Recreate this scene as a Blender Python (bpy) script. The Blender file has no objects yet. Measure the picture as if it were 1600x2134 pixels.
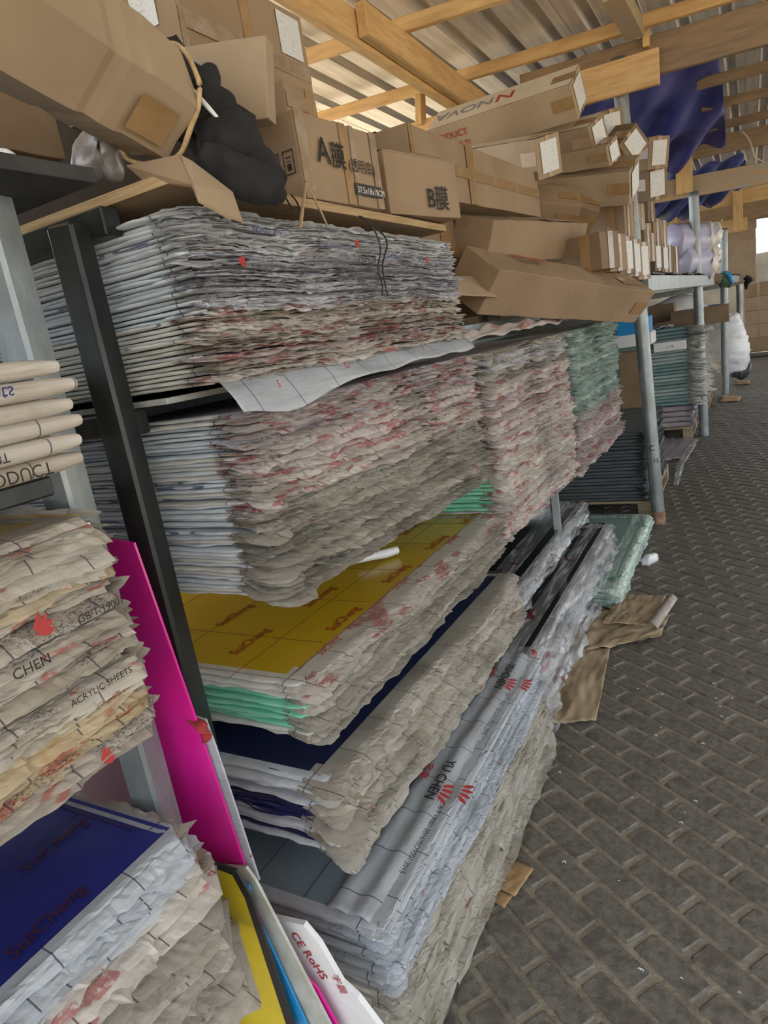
import bpy, bmesh, math, random
import numpy as np
from mathutils import Vector, Matrix, noise as mn

# ------------------------------------------------------------------ camera
CAM = (0.0, 0.0, 1.65)
F = 1375.0
R = np.array([[0.87222271, -0.01527602, -0.48887032],
              [0.46405938, -0.289921, 0.83701536],
              [-0.15452004, -0.95692866, -0.2457867]])
scene = bpy.context.scene
C = scene.collection
cd = bpy.data.cameras.new('camera')
cam = bpy.data.objects.new('camera', cd); C.objects.link(cam)
cd.sensor_fit = 'HORIZONTAL'; cd.sensor_width = 36.0; cd.lens = F / 1600 * 36.0
cd.clip_start = 0.02; cd.clip_end = 200
m = Matrix.Identity(4)
for i in range(3):
    m[i][0] = R[i, 0]; m[i][1] = -R[i, 1]; m[i][2] = -R[i, 2]; m[i][3] = CAM[i]
cam.matrix_world = m
scene.camera = cam

# ------------------------------------------------------------------ world, sun, exposure
w = bpy.data.worlds.new('world'); scene.world = w; w.use_nodes = True
bg = w.node_tree.nodes['Background']
bg.inputs[0].default_value = (0.90, 0.95, 1.0, 1); bg.inputs[1].default_value = 1.55
sun_data = bpy.data.lights.new('sun', 'SUN'); sun_data.energy = 11.0; sun_data.angle = 0.02
sun_data.color = (1.0, 0.90, 0.72)
sun = bpy.data.objects.new('sun', sun_data); C.objects.link(sun)
sun.rotation_euler = Vector((0.75, -0.25, -0.85)).to_track_quat('-Z', 'Y').to_euler()
vs = scene.view_settings
vs.view_transform = 'Standard'; vs.look = 'None'; vs.gamma = 1.0; vs.use_curve_mapping = False
vs.exposure = 0.78

# ------------------------------------------------------------------ measuring helpers (pixel of the photo -> point on a world plane)
def ray(px, py):
    return R @ np.array([px - 800.0, py - 1067.0, F])
def P(px, py, **k):
    d = ray(px, py)
    a, val = list(k.items())[0]
    i = 'xyz'.index(a)
    t = (val - CAM[i]) / d[i]
    return Vector((CAM[0] + d[0] * t, CAM[1] + d[1] * t, CAM[2] + d[2] * t))

# ------------------------------------------------------------------ materials
class NT:
    def __init__(s, name):
        s.m = bpy.data.materials.new(name); s.m.use_nodes = True
        s.t = s.m.node_tree; s.b = s.t.nodes['Principled BSDF']
    def n(s, typ, **k):
        nd = s.t.nodes.new(typ)
        for a, v in k.items(): setattr(nd, a, v)
        return nd
    def l(s, a, b): s.t.links.new(a, b)
    def math(s, op, a, b=None, c=None, clamp=False):
        nd = s.n('ShaderNodeMath', operation=op, use_clamp=clamp)
        for i, v in enumerate((a, b, c)):
            if v is None: continue
            if isinstance(v, (int, float)): nd.inputs[i].default_value = v
            else: s.l(v, nd.inputs[i])
        return nd.outputs[0]
    def coords(s, scale=(1, 1, 1), rnd=True, kind='Object'):
        tc = s.n('ShaderNodeTexCoord'); mp = s.n('ShaderNodeMapping'); mp.inputs['Scale'].default_value = scale
        s.l(tc.outputs[kind], mp.inputs[0])
        if rnd:
            oi = s.n('ShaderNodeObjectInfo'); mu = s.n('ShaderNodeVectorMath', operation='SCALE')
            cb = s.n('ShaderNodeCombineXYZ'); 
            for i in range(3): s.l(oi.outputs['Random'], cb.inputs[i])
            s.l(cb.outputs[0], mu.inputs[0]); mu.inputs['Scale'].default_value = 53.0
            s.l(mu.outputs[0], mp.inputs['Location'])
        return mp.outputs[0]
    def noise(s, vec, scale, detail=3, rough=.6, dist=0):
        nd = s.n('ShaderNodeTexNoise'); s.l(vec, nd.inputs['Vector'])
        nd.inputs['Scale'].default_value = scale; nd.inputs['Detail'].default_value = detail
        nd.inputs['Roughness'].default_value = rough; nd.inputs['Distortion'].default_value = dist
        return nd.outputs[0]
    def ramp(s, fac, lo, hi):
        nd = s.n('ShaderNodeMapRange', clamp=True, interpolation_type='SMOOTHSTEP'); s.l(fac, nd.inputs[0])
        nd.inputs[1].default_value = lo; nd.inputs[2].default_value = hi
        return nd.outputs[0]
    def mix(s, fac, a, b):
        nd = s.n('ShaderNodeMix', data_type='RGBA')
        if isinstance(fac, (int, float)): nd.inputs[0].default_value = fac
        else: s.l(fac, nd.inputs[0])
        for i, v in ((6, a), (7, b)):
            if isinstance(v, tuple): nd.inputs[i].default_value = (*v[:3], 1)
            else: s.l(v, nd.inputs[i])
        return nd.outputs[2]
    def bump(s, h, strength, dist=.005):
        nd = s.n('ShaderNodeBump'); nd.inputs['Strength'].default_value = strength; nd.inputs['Distance'].default_value = dist
        s.l(h, nd.inputs['Height']); s.l(nd.outputs[0], s.b.inputs['Normal'])
    def color(s, c):
        if isinstance(c, tuple): s.b.inputs['Base Color'].default_value = (*c[:3], 1)
        else: s.l(c, s.b.inputs['Base Color'])
    def set(s, **k):
        for a, v in k.items():
            i = s.b.inputs[a.replace('_', ' ')]
            if hasattr(v, 'is_output'): s.l(v, i)
            else: i.default_value = v

def simple(name, col, col2=None, scale=8.0, rough=.6, metal=0.0, bump=.2, stretch=(1, 1, 1), bscale=60, lo=.35, hi=.7, bd=.004, rnd=True, kind='Object'):
    n = NT(name); v = n.coords(stretch, rnd, kind)
    f = n.ramp(n.noise(v, scale, 5), lo, hi)
    n.color(n.mix(f, col, col2 or tuple(c * .8 for c in col)))
    n.set(Roughness=rough, Metallic=metal)
    if bump: n.bump(n.noise(v, bscale, 4), bump, bd)
    return n.m

def film(name, base, dirt, dirt_lo=.45, red=.62, redcol=(.55, .04, .05), line=(.10, .12, .25), txt=.6, rough=.34, band=.035):
    """printed protective film: dirt, grid lines, red print blobs, small lettering; local y runs along the front edge"""
    n = NT(name); v = n.coords(); raw = n.coords((1, 1, 1), False)
    d = n.ramp(n.noise(v, 5, 4), dirt_lo, dirt_lo + .25)
    c = n.mix(d, base, dirt)
    vs_ = n.coords((3, 1.0, 30))
    c = n.mix(n.math('MULTIPLY', n.ramp(n.noise(vs_, 7, 4), .45, .75), .45), c, tuple(x * .62 for x in dirt))
    r = n.ramp(n.noise(n.coords((2.2, .7, 2.5)), 13, 1.2, .5, .2), red + .03, red + .06)
    r2 = n.ramp(n.noise(n.coords((2, 1, 2)), 60, 2), .36, .48)
    c = n.mix(n.math('MULTIPLY', n.math('MULTIPLY', r, r2), .62), c, redcol)
    t1 = n.ramp(n.noise(n.coords((1, .35, 1)), 9, 1), txt, txt + .02)
    t2 = n.ramp(n.noise(n.coords((3, 1.2, 5)), 140, 1), .54, .6)
    c = n.mix(n.math('MULTIPLY', n.math('MULTIPLY', t1, t2), .75), c, line)
    sp = n.n('ShaderNodeSeparateXYZ'); n.l(v, sp.inputs[0])
    fy = n.math('ABSOLUTE', n.math('SUBTRACT', n.math('FRACT', n.math('MULTIPLY', sp.outputs[1], 7.0)), .5))
    ly = n.math('LESS_THAN', fy, .009)
    sr = n.n('ShaderNodeSeparateXYZ'); n.l(raw, sr.inputs[0])
    fx = n.math('ABSOLUTE', n.math('SUBTRACT', n.math('ABSOLUTE', n.math('ADD', sr.outputs[0], .052)), .0))
    lx = n.math('LESS_THAN', fx, .0016)
    c = n.mix(n.math('MULTIPLY', n.math('MAXIMUM', ly, lx), .8), c, line)
    n.color(c)
    n.set(Roughness=rough)
    n.b.inputs['Specular IOR Level'].default_value = .6
    h = n.noise(n.coords((1.5, 1, 3)), 46, 5, .65, 1.2)
    n.bump(h, .5, .004)
    tr = n.n('ShaderNodeBsdfTranslucent'); n.l(c, tr.inputs[0]); mx = n.n('ShaderNodeMixShader'); mx.inputs[0].default_value = .38
    out = [x for x in n.t.nodes if x.type == 'OUTPUT_MATERIAL'][0]
    n.l(n.b.outputs[0], mx.inputs[1]); n.l(tr.outputs[0], mx.inputs[2]); n.l(mx.outputs[0], out.inputs[0])
    return n.m

def clear(name, tint=(1, 1, 1), alpha_lo=.08, alpha_hi=.75, rough=.12, printc=None):
    n = NT(name); v = n.coords((1, 1, 1)); vl = n.coords((5, .6, 3))
    h = n.noise(vl, 9, 3, .5, .8)
    n.color(tint if printc is None else n.mix(n.ramp(n.noise(v, 9, 1, .5, 1), .68, .70), tint, printc))
    a = n.math('ADD', n.math('MULTIPLY', n.ramp(n.noise(n.coords((6, .5, 3)), 7, 3, .5, .6), .38, .72), alpha_hi - alpha_lo), alpha_lo)
    n.set(Roughness=rough, Alpha=a)
    n.b.inputs['Specular IOR Level'].default_value = .7
    n.bump(h, .6, .01)
    return n.m

M = {}
M['card'] = simple('cardboard', (.30, .212, .128), (.245, .168, .098), 3, .75, bump=.25, bscale=25, bd=.003)
M['card2'] = simple('cardboard_pale', (.36, .272, .178), (.30, .222, .14), 3, .75, bump=.25, bscale=25, bd=.003)
M['card3'] = simple('cardboard_dull', (.23, .162, .098), (.175, .12, .07), 3, .8, bump=.25, bscale=25, bd=.003)
M['cardtop'] = simple('cardboard_lit_top', (.66, .58, .46), (.60, .50, .37), 3, .7, bump=.2, bscale=25)  # whitish tone puts the light on upper carton faces into the colour
M['cardshade'] = simple('cardboard_shade_dark', (.05, .035, .02), (.03, .02, .012), 3, .9)  # near-black cardboard, shade is put into the colour
M['torn'] = simple('torn_board_edge', (.52, .38, .2), (.36, .24, .12), 30, .9, bump=.8, bscale=120)
M['tape'] = simple('packing_tape', (.27, .165, .075), (.34, .22, .11), 12, .22, bump=.35, bscale=18)
M['cleartape'] = simple('clear_tape', (.25, .18, .11), (.34, .27, .20), 20, .12, bump=.7, bscale=30)
M['label'] = simple('paper_label', (.62, .64, .65), (.50, .51, .52), 40, .5, bump=.1, stretch=(1, 1, 4), lo=.55, hi=.6)
M['black_print'] = simple('black_print', (.02, .02, .022), (.05, .045, .04), 30, .6, bump=0)
M['black_strip'] = simple('black_label_strip', (.035, .035, .04), (.06, .055, .05), 30, .5, bump=0)
M['red_print'] = simple('red_print', (.42, .05, .05), (.32, .06, .06), 30, .5, bump=0)
M['dkred_print'] = simple('dark_red_print', (.36, .03, .02), (.28, .03, .02), 30, .4, bump=0)
M['dkred_blue'] = simple('maroon_print_on_blue', (.07, .012, .03), (.05, .01, .035), 30, .4, bump=0)
M['blue_print'] = simple('blue_print', (.03, .04, .16), (.05, .06, .2), 30, .5, bump=0)
M['grey_print'] = simple('grey_print', (.22, .22, .24), (.3, .3, .3), 30, .5, bump=0)
M['pale_print'] = simple('pale_lettering', (.7, .69, .64), (.6, .58, .52), 30, .5, bump=0)
M['orange_line'] = simple('orange_line', (.24, .13, .01), (.2, .1, .01), 30, .4, bump=0)
M['navy_line'] = simple('navy_line', (.02, .025, .05), (.03, .03, .06), 30, .4, bump=0)
for k_ in ('black_print', 'dkred_print', 'red_print', 'blue_print', 'black_strip'): M[k_].node_tree.nodes['Principled BSDF'].inputs['Specular IOR Level'].default_value = .12
M['ply'] = simple('plywood', (.30, .21, .12), (.20, .14, .08), 5, .75, stretch=(1, 8, 8), bump=.3)
M['plyedge'] = simple('plywood_edge', (.50, .36, .19), (.34, .22, .11), 8, .8, stretch=(1, 1, 30), bump=.5)
M['plydark'] = simple('dark_board', (.018, .018, .019), (.035, .033, .032), 6, .6, bump=.3)
M['post'] = simple('dark_painted_steel', (.022, .026, .026), (.048, .054, .053), 5, .42, .55, stretch=(3, 3, .6), bump=.15)
M['galv'] = simple('galvanised_steel', (.22, .25, .26), (.33, .37, .38), 7, .42, .55, stretch=(2, 2, .8), bump=.12)
M['galvdark'] = simple('galvanised_pipe_weathered', (.16, .18, .18), (.30, .33, .33), 7, .4, .6, stretch=(2, 2, .6), bump=.15)
M['rust'] = simple('rusted_foot', (.34, .24, .15), (.20, .11, .06), 18, .85, bump=.5)
M['timber'] = simple('sawn_timber', (.68, .46, .22), (.54, .34, .15), 4, .7, stretch=(1.2, 9, 9), bump=.35, bscale=12)
M['timber2'] = simple('weathered_timber', (.30, .21, .13), (.21, .15, .10), 4, .8, stretch=(1.2, 9, 9), bump=.4, bscale=12)
M['timber3'] = simple('greyed_timber', (.36, .32, .25), (.46, .31, .16), 3, .8, stretch=(1.2, 7, 7), bump=.4, bscale=12)
M['roof'] = simple('roofing_metal', (.66, .64, .60), (.46, .44, .41), 3, .42, .3, stretch=(8, .5, 1), bump=.1, bscale=6, rnd=False)
M['tarp'] = simple('blue_tarpaulin', (.03, .04, .27), (.07, .08, .30), 3, .45, bump=.4, bscale=9)
M['tarp_pale'] = simple('faded_blue_tarpaulin', (.07, .12, .42), (.12, .15, .5), 3, .5, bump=.4, bscale=9)
M['black_cloth'] = simple('black_fabric', (.008, .008, .010), (.014, .014, .016), 9, .85, bump=.5, bscale=30, bd=.01)
M['black_film'] = simple('black_acrylic', (.012, .012, .014), (.018, .018, .02), 4, .12, bump=0)
M['paver_gap'] = simple('sandy_joint', (.31, .28, .225), (.19, .17, .137), 9, .95, bump=.8, bscale=45, bd=.01, rnd=False)
M['concrete'] = simple('concrete_wall', (.50, .48, .42), (.36, .34, .29), 2, .9, bump=.2, rnd=False)
M['lightblock'] = simple('light_block_dark', (.020, .020, .020), (.03, .03, .03), 2, .9, bump=0, rnd=False)  # for the added left blocker, keeps the gaps behind the racks dark
M['outside'] = simple('pale_yard_ground', (.45, .38, .28), (.38, .31, .22), .6, .95, bump=0, rnd=False)
M['yellow'] = simple('yellow_acrylic', (.52, .34, .008), (.56, .37, .012), 2, .22, bump=0)
M['navy'] = simple('navy_acrylic', (.016, .018, .085), (.02, .02, .06), 3, .22, bump=0)
M['blue'] = simple('royal_blue_acrylic', (.016, .024, .20), (.020, .028, .24), 2, .2, bump=0)
M['greyblue'] = simple('smoky_clear_acrylic', (.17, .22, .26), (.20, .25, .29), 2, .2, bump=0)
M['greenglass'] = simple('sea_green_acrylic', (.20, .31, .29), (.26, .37, .34), 3, .2, bump=.1)
M['teal'] = simple('teal_sheet_edges', (.13, .24, .25), (.20, .31, .31), 5, .4, stretch=(1, 1, 20), bump=.3)
M['paleteal'] = simple('pale_teal_sheet_edges', (.32, .42, .42), (.24, .35, .37), 5, .4, stretch=(1, 1, 20), bump=.3)
M['dkgrey'] = simple('dark_grey_sheet', (.06, .07, .08), (.10, .115, .125), 5, .45, stretch=(1, 1, 20), bump=.3)
M['mauve'] = simple('mauve_grey_sheet', (.26, .23, .25), (.36, .33, .36), 3, .4, bump=.3)
M['mint'] = simple('mint_green_sheet_edge', (.18, .60, .42), (.32, .72, .55), 9, .3, stretch=(1, 1, 12), bump=.3)
M['magenta'] = simple('magenta_acrylic', (.72, .015, .32), (.62, .012, .27), 3, .2, bump=.05)
M['pink'] = simple('pale_pink_film', (.62, .38, .56), (.66, .42, .60), 3, .35, bump=.2)
M['yboard'] = simple('bright_yellow_board', (.68, .53, .025), (.60, .46, .03), 9, .4, bump=.1)
M['bboard'] = simple('sky_blue_board', (.02, .27, .66), (.03, .31, .70), 3, .3, bump=.05)
M['wboard'] = simple('white_edge_board', (.52, .55, .53), (.38, .38, .33), 14, .5, bump=.3)
M['brownpaper'] = simple('brown_kraft_paper', (.42, .33, .22), (.28, .21, .135), 4, .8, bump=.6, bscale=11, bd=.012)
M['kraft'] = simple('kraft_scrap', (.42, .28, .15), (.34, .22, .11), 6, .8, bump=.3)
M['purple'] = simple('lavender_plastic_rolls', (.46, .46, .66), (.56, .56, .74), 5, .25, bump=.6, bscale=9, bd=.01)
M['hazyplastic'] = simple('hazy_plastic', (.66, .65, .60), (.84, .83, .80), 16, .18, bump=.9, bscale=20, bd=.012)
M['white'] = simple('white_plastic', (.78, .80, .82), (.68, .70, .74), 6, .35, bump=.3)
M['strap'] = simple('tan_strap', (.42, .31, .19), (.34, .24, .14), 9, .5, bump=.2)
M['string'] = simple('black_string', (.01, .01, .012), (.02, .02, .02), 9, .6, bump=0)
M['rope'] = simple('cream_rope', (.62, .54, .40), (.5, .43, .3), 40, .8, bump=.4)
M['greennet'] = simple('green_netting', (.06, .13, .08), (.12, .2, .13), 60, .8, bump=.6)
M['pallet'] = simple('pallet_wood', (.36, .28, .18), (.26, .2, .12), 5, .8, stretch=(1, 6, 6), bump=.3)
M['silverbag'] = simple('grey_satin_bag', (.20, .20, .21), (.5, .5, .51), 6, .3, .2, bump=.3)
# printed films
M['f_white'] = film('film_white_print', (.88, .90, .92), (.74, .74, .76), .50, .66, (.50, .05, .07), (.05, .06, .16), .62)
M['f_grey'] = film('film_grey_print', (.82, .83, .87), (.60, .60, .63), .48, .64, (.42, .05, .07), (.03, .03, .07), .54)
M['f_cream'] = film('film_cream_red_print', (.80, .77, .72), (.62, .58, .53), .50, .56, (.52, .05, .06), (.16, .04, .05), .72)
M['f_dirty'] = film('film_dusty', (.60, .57, .51), (.42, .39, .33), .44, .70, (.40, .06, .06), (.10, .08, .07), .70, .42)
M['f_pinkish'] = film('film_pinkish_red_print', (.74, .69, .67), (.58, .51, .49), .50, .55, (.50, .05, .07), (.14, .05, .06), .70)
M['f_green'] = film('film_greenish_clear', (.62, .72, .67), (.50, .61, .57), .45, .80, (.05, .25, .18), (.02, .16, .11), .54, .22)
M['f_tan'] = film('film_tan_print', (.70, .66, .59), (.48, .42, .34), .44, .61, (.55, .07, .05), (.08, .06, .10), .56, .4)
M['f_yellowtan'] = film('film_tan_yellowed', (.72, .62, .44), (.58, .42, .18), .46, .60, (.55, .07, .05), (.08, .06, .10), .58, .4)
M['f_end'] = film('film_end_bluewhite', (.84, .90, .95), (.76, .80, .84), .50, .9, (.1, .1, .3), (.04, .06, .22), .90, .3)
M['f_endcream'] = film('film_end_cream', (.88, .88, .83), (.76, .75, .68), .50, .9, (.1, .1, .3), (.04, .06, .22), .90, .3)
M['f_clear'] = film('film_clear_print', (.64, .69, .75), (.54, .57, .61), .50, .72, (.50, .03, .04), (.04, .05, .14), .68, .16)
M['f_fold'] = film('film_folded_cream', (.72, .67, .60), (.58, .50, .41), .48, .66, (.55, .07, .05), (.08, .06, .10), .80, .4)
M['c_clear'] = clear('clear_plastic_wrap', (.55, .57, .60), .18, .80, .18, (.4, .03, .04))
M['c_green'] = clear('clear_green_plastic_wrap', (.66, .80, .74), .35, .95, .1, (.05, .3, .2))

# paver material: grey-brown with wet stains and pits
n = NT('paver_stone'); v = n.coords((1, 1, 1), True); g = n.coords((1, 1, 1), False, 'Object')
geo = n.n('ShaderNodeNewGeometry')
big = n.ramp(n.noise(geo.outputs['Position'], 9, 3), .56, .62)
c = n.mix(n.ramp(n.noise(geo.outputs['Position'], 38, 5), .35, .7), (.185, .170, .146), (.105, .096, .083))
c = n.mix(n.math('MULTIPLY', big, .45), c, (.085, .072, .062))
n.color(c); n.set(Roughness=n.math('SUBTRACT', .56, n.math('MULTIPLY', big, .16)))
n.bump(n.noise(geo.outputs['Position'], 70, 5, .7), .7, .006)
M['paver'] = n.m

# ------------------------------------------------------------------ object helpers
def link(name, me, mat=None, parent=None):
    o = bpy.data.objects.new(name, me); C.objects.link(o)
    if mat is not None:
        for x in (mat if isinstance(mat, (list, tuple)) else [mat]): me.materials.append(x)
    if parent is not None: o.parent = parent
    return o
def tag(o, label, cat, group=None, kind=None):
    o['label'] = label; o['category'] = cat
    if group: o['group'] = group
    if kind: o['kind'] = kind
    return o
def part_label(o, l): o['label'] = l; return o
def mesh(name, verts, faces, smooth=False):
    me = bpy.data.meshes.new(name); me.from_pydata([tuple(v) for v in verts], [], faces); me.update()
    if smooth: me.polygons.foreach_set('use_smooth', [True] * len(me.polygons))
    return me
def empty(name, loc=(0, 0, 0)):
    o = bpy.data.objects.new(name, None); C.objects.link(o); o.location = loc; o.empty_display_size = .05
    return o
def from_bm(bm, name, smooth=False):
    me = bpy.data.meshes.new(name); bm.to_mesh(me); bm.free()
    if smooth: me.polygons.foreach_set('use_smooth', [True] * len(me.polygons))
    return me
def frame(o, x, z):
    x = Vector(x).normalized(); z = Vector(z); z = (z - x * z.dot(x)).normalized(); y = z.cross(x)
    mm = Matrix.Identity(4)
    for i in range(3): mm[i][0] = x[i]; mm[i][1] = y[i]; mm[i][2] = z[i]; mm[i][3] = o[i]
    return mm
def box_me(name, sx, sy, sz, bev=.003, origin=(0, 0, 0), cuts=0, dent=0.0, seed=0):
    """box from origin to origin+size, bevelled, optionally cut along x and dented"""
    bm = bmesh.new(); bmesh.ops.create_cube(bm, size=1)
    for v in bm.verts:
        v.co = Vector((origin[0] + (v.co.x + .5) * sx, origin[1] + (v.co.y + .5) * sy, origin[2] + (v.co.z + .5) * sz))
    if bev: bmesh.ops.bevel(bm, geom=bm.edges[:], offset=bev, segments=2 if dent else 1, affect='EDGES', profile=.6)
    if cuts:
        for i in range(1, cuts + 1):
            bmesh.ops.bisect_plane(bm, geom=bm.verts[:] + bm.edges[:] + bm.faces[:], plane_co=(origin[0] + sx * i / (cuts + 1), 0, 0), plane_no=(1, 0, 0))
        for k in (.33, .66):
            bmesh.ops.bisect_plane(bm, geom=bm.verts[:] + bm.edges[:] + bm.faces[:], plane_co=(0, origin[1] + sy * k, 0), plane_no=(0, 1, 0))
            bmesh.ops.bisect_plane(bm, geom=bm.verts[:] + bm.edges[:] + bm.faces[:], plane_co=(0, 0, origin[2] + sz * k), plane_no=(0, 0, 1))
        if dent:
            for v in bm.verts:
                nv = mn.noise_vector(v.co * 9 + Vector((seed * 3.1, 0, 0))); v.co += nv * dent
    return from_bm(bm, name)
def bar(name, a, b, w, h, mat, parent=None, up=(0, 0, 1), bev=.003):
    """straight bar with a w x h section, centre line a-b"""
    a = Vector(a); b = Vector(b); L = (b - a).length
    me = box_me(name, L, w, h, bev, (0, -w / 2, -h / 2))
    o = link(name, me, mat); o.matrix_world = frame(a, b - a, up)
    if parent is not None: o.parent = parent; o.matrix_parent_inverse = parent.matrix_basis.inverted()
    return o
def pipe_me(name, r, h, seg=20, bulge=0):
    vs_, fs = [], []
    zs = [0, .002, h * .02, h * .5, h * .98, h]
    for z in zs:
        for k in range(seg):
            a = 2 * math.pi * k / seg; vs_.append((r * math.cos(a), r * math.sin(a), z))
    for i in range(len(zs) - 1):
        for k in range(seg):
            fs.append((i * seg + k, i * seg + (k + 1) % seg, (i + 1) * seg + (k + 1) % seg, (i + 1) * seg + k))
    fs.append(tuple(reversed(range(seg)))); fs.append(tuple((len(zs) - 1) * seg + k for k in range(seg)))
    me = mesh(name, vs_, fs); me.polygons.foreach_set('use_smooth', [len(p.vertices) == 4 for p in me.polygons])
    return me
def tube(name, pts, rad, seg=8, lump=0.0, seed=0, sub=8, flat=1.0):
    """smooth tube through points with a radius per point"""
    pts = [Vector(p) for p in pts]
    rad = rad if isinstance(rad, (list, tuple)) else [rad] * len(pts)
    PP, RR = [], []
    for i in range(len(pts) - 1):
        p0 = pts[max(i - 1, 0)]; p1 = pts[i]; p2 = pts[i + 1]; p3 = pts[min(i + 2, len(pts) - 1)]
        for k in range(sub):
            t = k / sub
            PP.append(.5 * ((2 * p1) + (p2 - p0) * t + (2 * p0 - 5 * p1 + 4 * p2 - p3) * t * t + (3 * p1 - p0 - 3 * p2 + p3) * t ** 3))
            RR.append(rad[i] * (1 - t) + rad[i + 1] * t)
    PP.append(pts[-1]); RR.append(rad[-1])
    vs_, fs = [], []
    for i, p in enumerate(PP):
        d = (PP[min(i + 1, len(PP) - 1)] - PP[max(i - 1, 0)]).normalized()
        s = d.cross(Vector((0, 0, 1)));  s = s.normalized() if s.length > .01 else Vector((1, 0, 0)); u = s.cross(d)
        for k in range(seg):
            a = 2 * math.pi * k / seg
            q = p + (s * math.cos(a) + u * math.sin(a) * flat) * RR[i]
            if lump: q += mn.noise_vector(q * 14 + Vector((seed, 0, 0))) * lump + mn.noise_vector(q * 38 + Vector((seed, 0, 0))) * lump * .38
            vs_.append(q)
    nR = len(PP)
    for i in range(nR - 1):
        for k in range(seg):
            fs.append((i * seg + k, i * seg + (k + 1) % seg, (i + 1) * seg + (k + 1) % seg, (i + 1) * seg + k))
    fs.append(tuple(reversed(range(seg)))); fs.append(tuple((nR - 1) * seg + k for k in range(seg)))
    return mesh(name, vs_, fs, True)
def patch(name, c00, c10, c11, c01, nu, nv, fn, thick=.0015):
    """bilinear sheet with both faces; fn(u, v) -> offset vector"""
    c00, c10, c11, c01 = map(Vector, (c00, c10, c11, c01)); vs_ = []
    for j in range(nv + 1):
        for i in range(nu + 1):
            u = i / nu; v = j / nv
            vs_.append(c00 * (1 - u) * (1 - v) + c10 * u * (1 - v) + c11 * u * v + c01 * (1 - u) * v + Vector(fn(u, v)))
    nn = (c10 - c00).cross(c01 - c00).normalized() * thick; N = len(vs_)
    vs_ += [q - nn for q in vs_]; fs = []
    W = nu + 1
    for j in range(nv):
        for i in range(nu):
            a = j * W + i; fs.append((a, a + 1, a + 1 + W, a + W)); fs.append((N + a + W, N + a + 1 + W, N + a + 1, N + a))
    for i in range(nu):
        fs.append((i + 1, i, N + i, N + i + 1)); a = nv * W + i; fs.append((a, a + 1, N + a + 1, N + a))
    for j in range(nv):
        a = j * W; fs.append((a, a + W, N + a + W, N + a)); a = j * W + nu; fs.append((a + W, a, N + a, N + a + W))
    return mesh(name, vs_, fs, True)
def child(o, parent):
    o.parent = parent; o.matrix_parent_inverse = parent.matrix_world.inverted() if parent.type != 'EMPTY' else parent.matrix_basis.inverted()
    return o
def text(name, s, size, mat, mw, parent, mirror=(1, 1), shear=0, bold=0.0, sx=1.0):
    cu = bpy.data.curves.new(name, 'FONT'); cu.body = s; cu.size = size; cu.extrude = .00005; cu.shear = shear; cu.offset = bold
    cu.offset = 0.0 if bold < .0005 else bold * .5; cu.align_x = 'LEFT'; cu.resolution_u = 3
    t = bpy.data.objects.new(name, cu); C.objects.link(t)
    bpy.context.view_layer.update()
    me = bpy.data.meshes.new_from_object(t.evaluated_get(bpy.context.evaluated_depsgraph_get()))
    bpy.data.objects.remove(t); me.name = name; me.materials.clear()
    me.transform(Matrix.Diagonal((mirror[0] * sx, mirror[1], 1, 1)))
    o = link(name, me, mat); o.matrix_world = mw
    if parent is not None:
        o.parent = parent; o.matrix_parent_inverse = parent.matrix_basis.inverted()
    return o
def noise1(s, freq, rng, amp=1.0):
    """1-D smooth value noise"""
    s = np.asarray(s); k = int(max(2, (s.max() - s.min()) * freq + 4)); vals = rng.uniform(-1, 1, k)
    x = (s - s.min()) * freq + rng.uniform(0, 1); i = np.clip(x.astype(int), 0, k - 2); t = np.clip(x - i, 0, 1); t = t * t * (3 - 2 * t)
    return amp * (vals[i] * (1 - t) + vals[i + 1] * t)

# ------------------------------------------------------------------ SETTING: paved floor
floor = link('floor', mesh('floor', [(-3.4, -2.5, -.0058), (6, -2.5, -.0058), (6, 24, -.0058), (-3.4, 24, -.0058),
                                    (-3.4, -2.5, -.1), (6, -2.5, -.1), (6, 24, -.1), (-3.4, 24, -.1)],
                           [(0, 1, 2, 3), (7, 6, 5, 4), (0, 4, 5, 1), (1, 5, 6, 2), (2, 6, 7, 3), (3, 7, 4, 0)]), M['paver_gap'])
floor['kind'] = 'structure'
PL, PW, PA = .197, .0945, math.radians(-35.3)
U2 = Vector((math.cos(PA), math.sin(PA))); V2 = Vector((-math.sin(PA), math.cos(PA))); O2 = Vector((-.363, 1.714))
def paver_geo(seed, low=False):
    rg = random.Random(seed); gx = .0078; L = PL / 2 - gx; W_ = PW / 2 - gx; b = .005
    if low: o = [(-L, -W_), (L, -W_), (L, W_), (-L, W_)]
    else:
        c_ = .005; o = [(-L + c_, -W_), (L - c_, -W_), (L, -W_ + c_), (L, W_ - c_), (L - c_, W_), (-L + c_, W_), (-L, W_ - c_), (-L, -W_ + c_)]
    o = [(x + rg.uniform(-.0015, .0015), y + rg.uniform(-.0015, .0015)) for x, y in o]; k = len(o)
    vs_ = [(x, y, -.015) for x, y in o] + [(x, y, -.005) for x, y in o] + [(x * (1 - b / L), y * (1 - b / W_), rg.uniform(-.0006, .0006)) for x, y in o]
    fs = []
    for r in range(2):
        for i in range(k): fs.append((r * k + i, r * k + (i + 1) % k, (r + 1) * k + (i + 1) % k, (r + 1) * k + i))
    fs.append(tuple(2 * k + i for i in range(k)))
    return vs_, fs
pm = [mesh('paver', *paver_geo(s)) for s in range(8)]
for p_ in pm: p_.materials.append(M['paver'])
cells = []
for r in range(-230, 240):
    for q in range(-140, 120):
        c2 = O2 + U2 * ((q + .5 + (.0 if r % 2 == 0 else .5)) * PL) + V2 * ((r + .5) * PW)
        if -1.3 < c2.x < 5 and -.2 < c2.y < 19 and c2.x < 1.2 + c2.y * .35: cells.append(c2)
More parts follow.
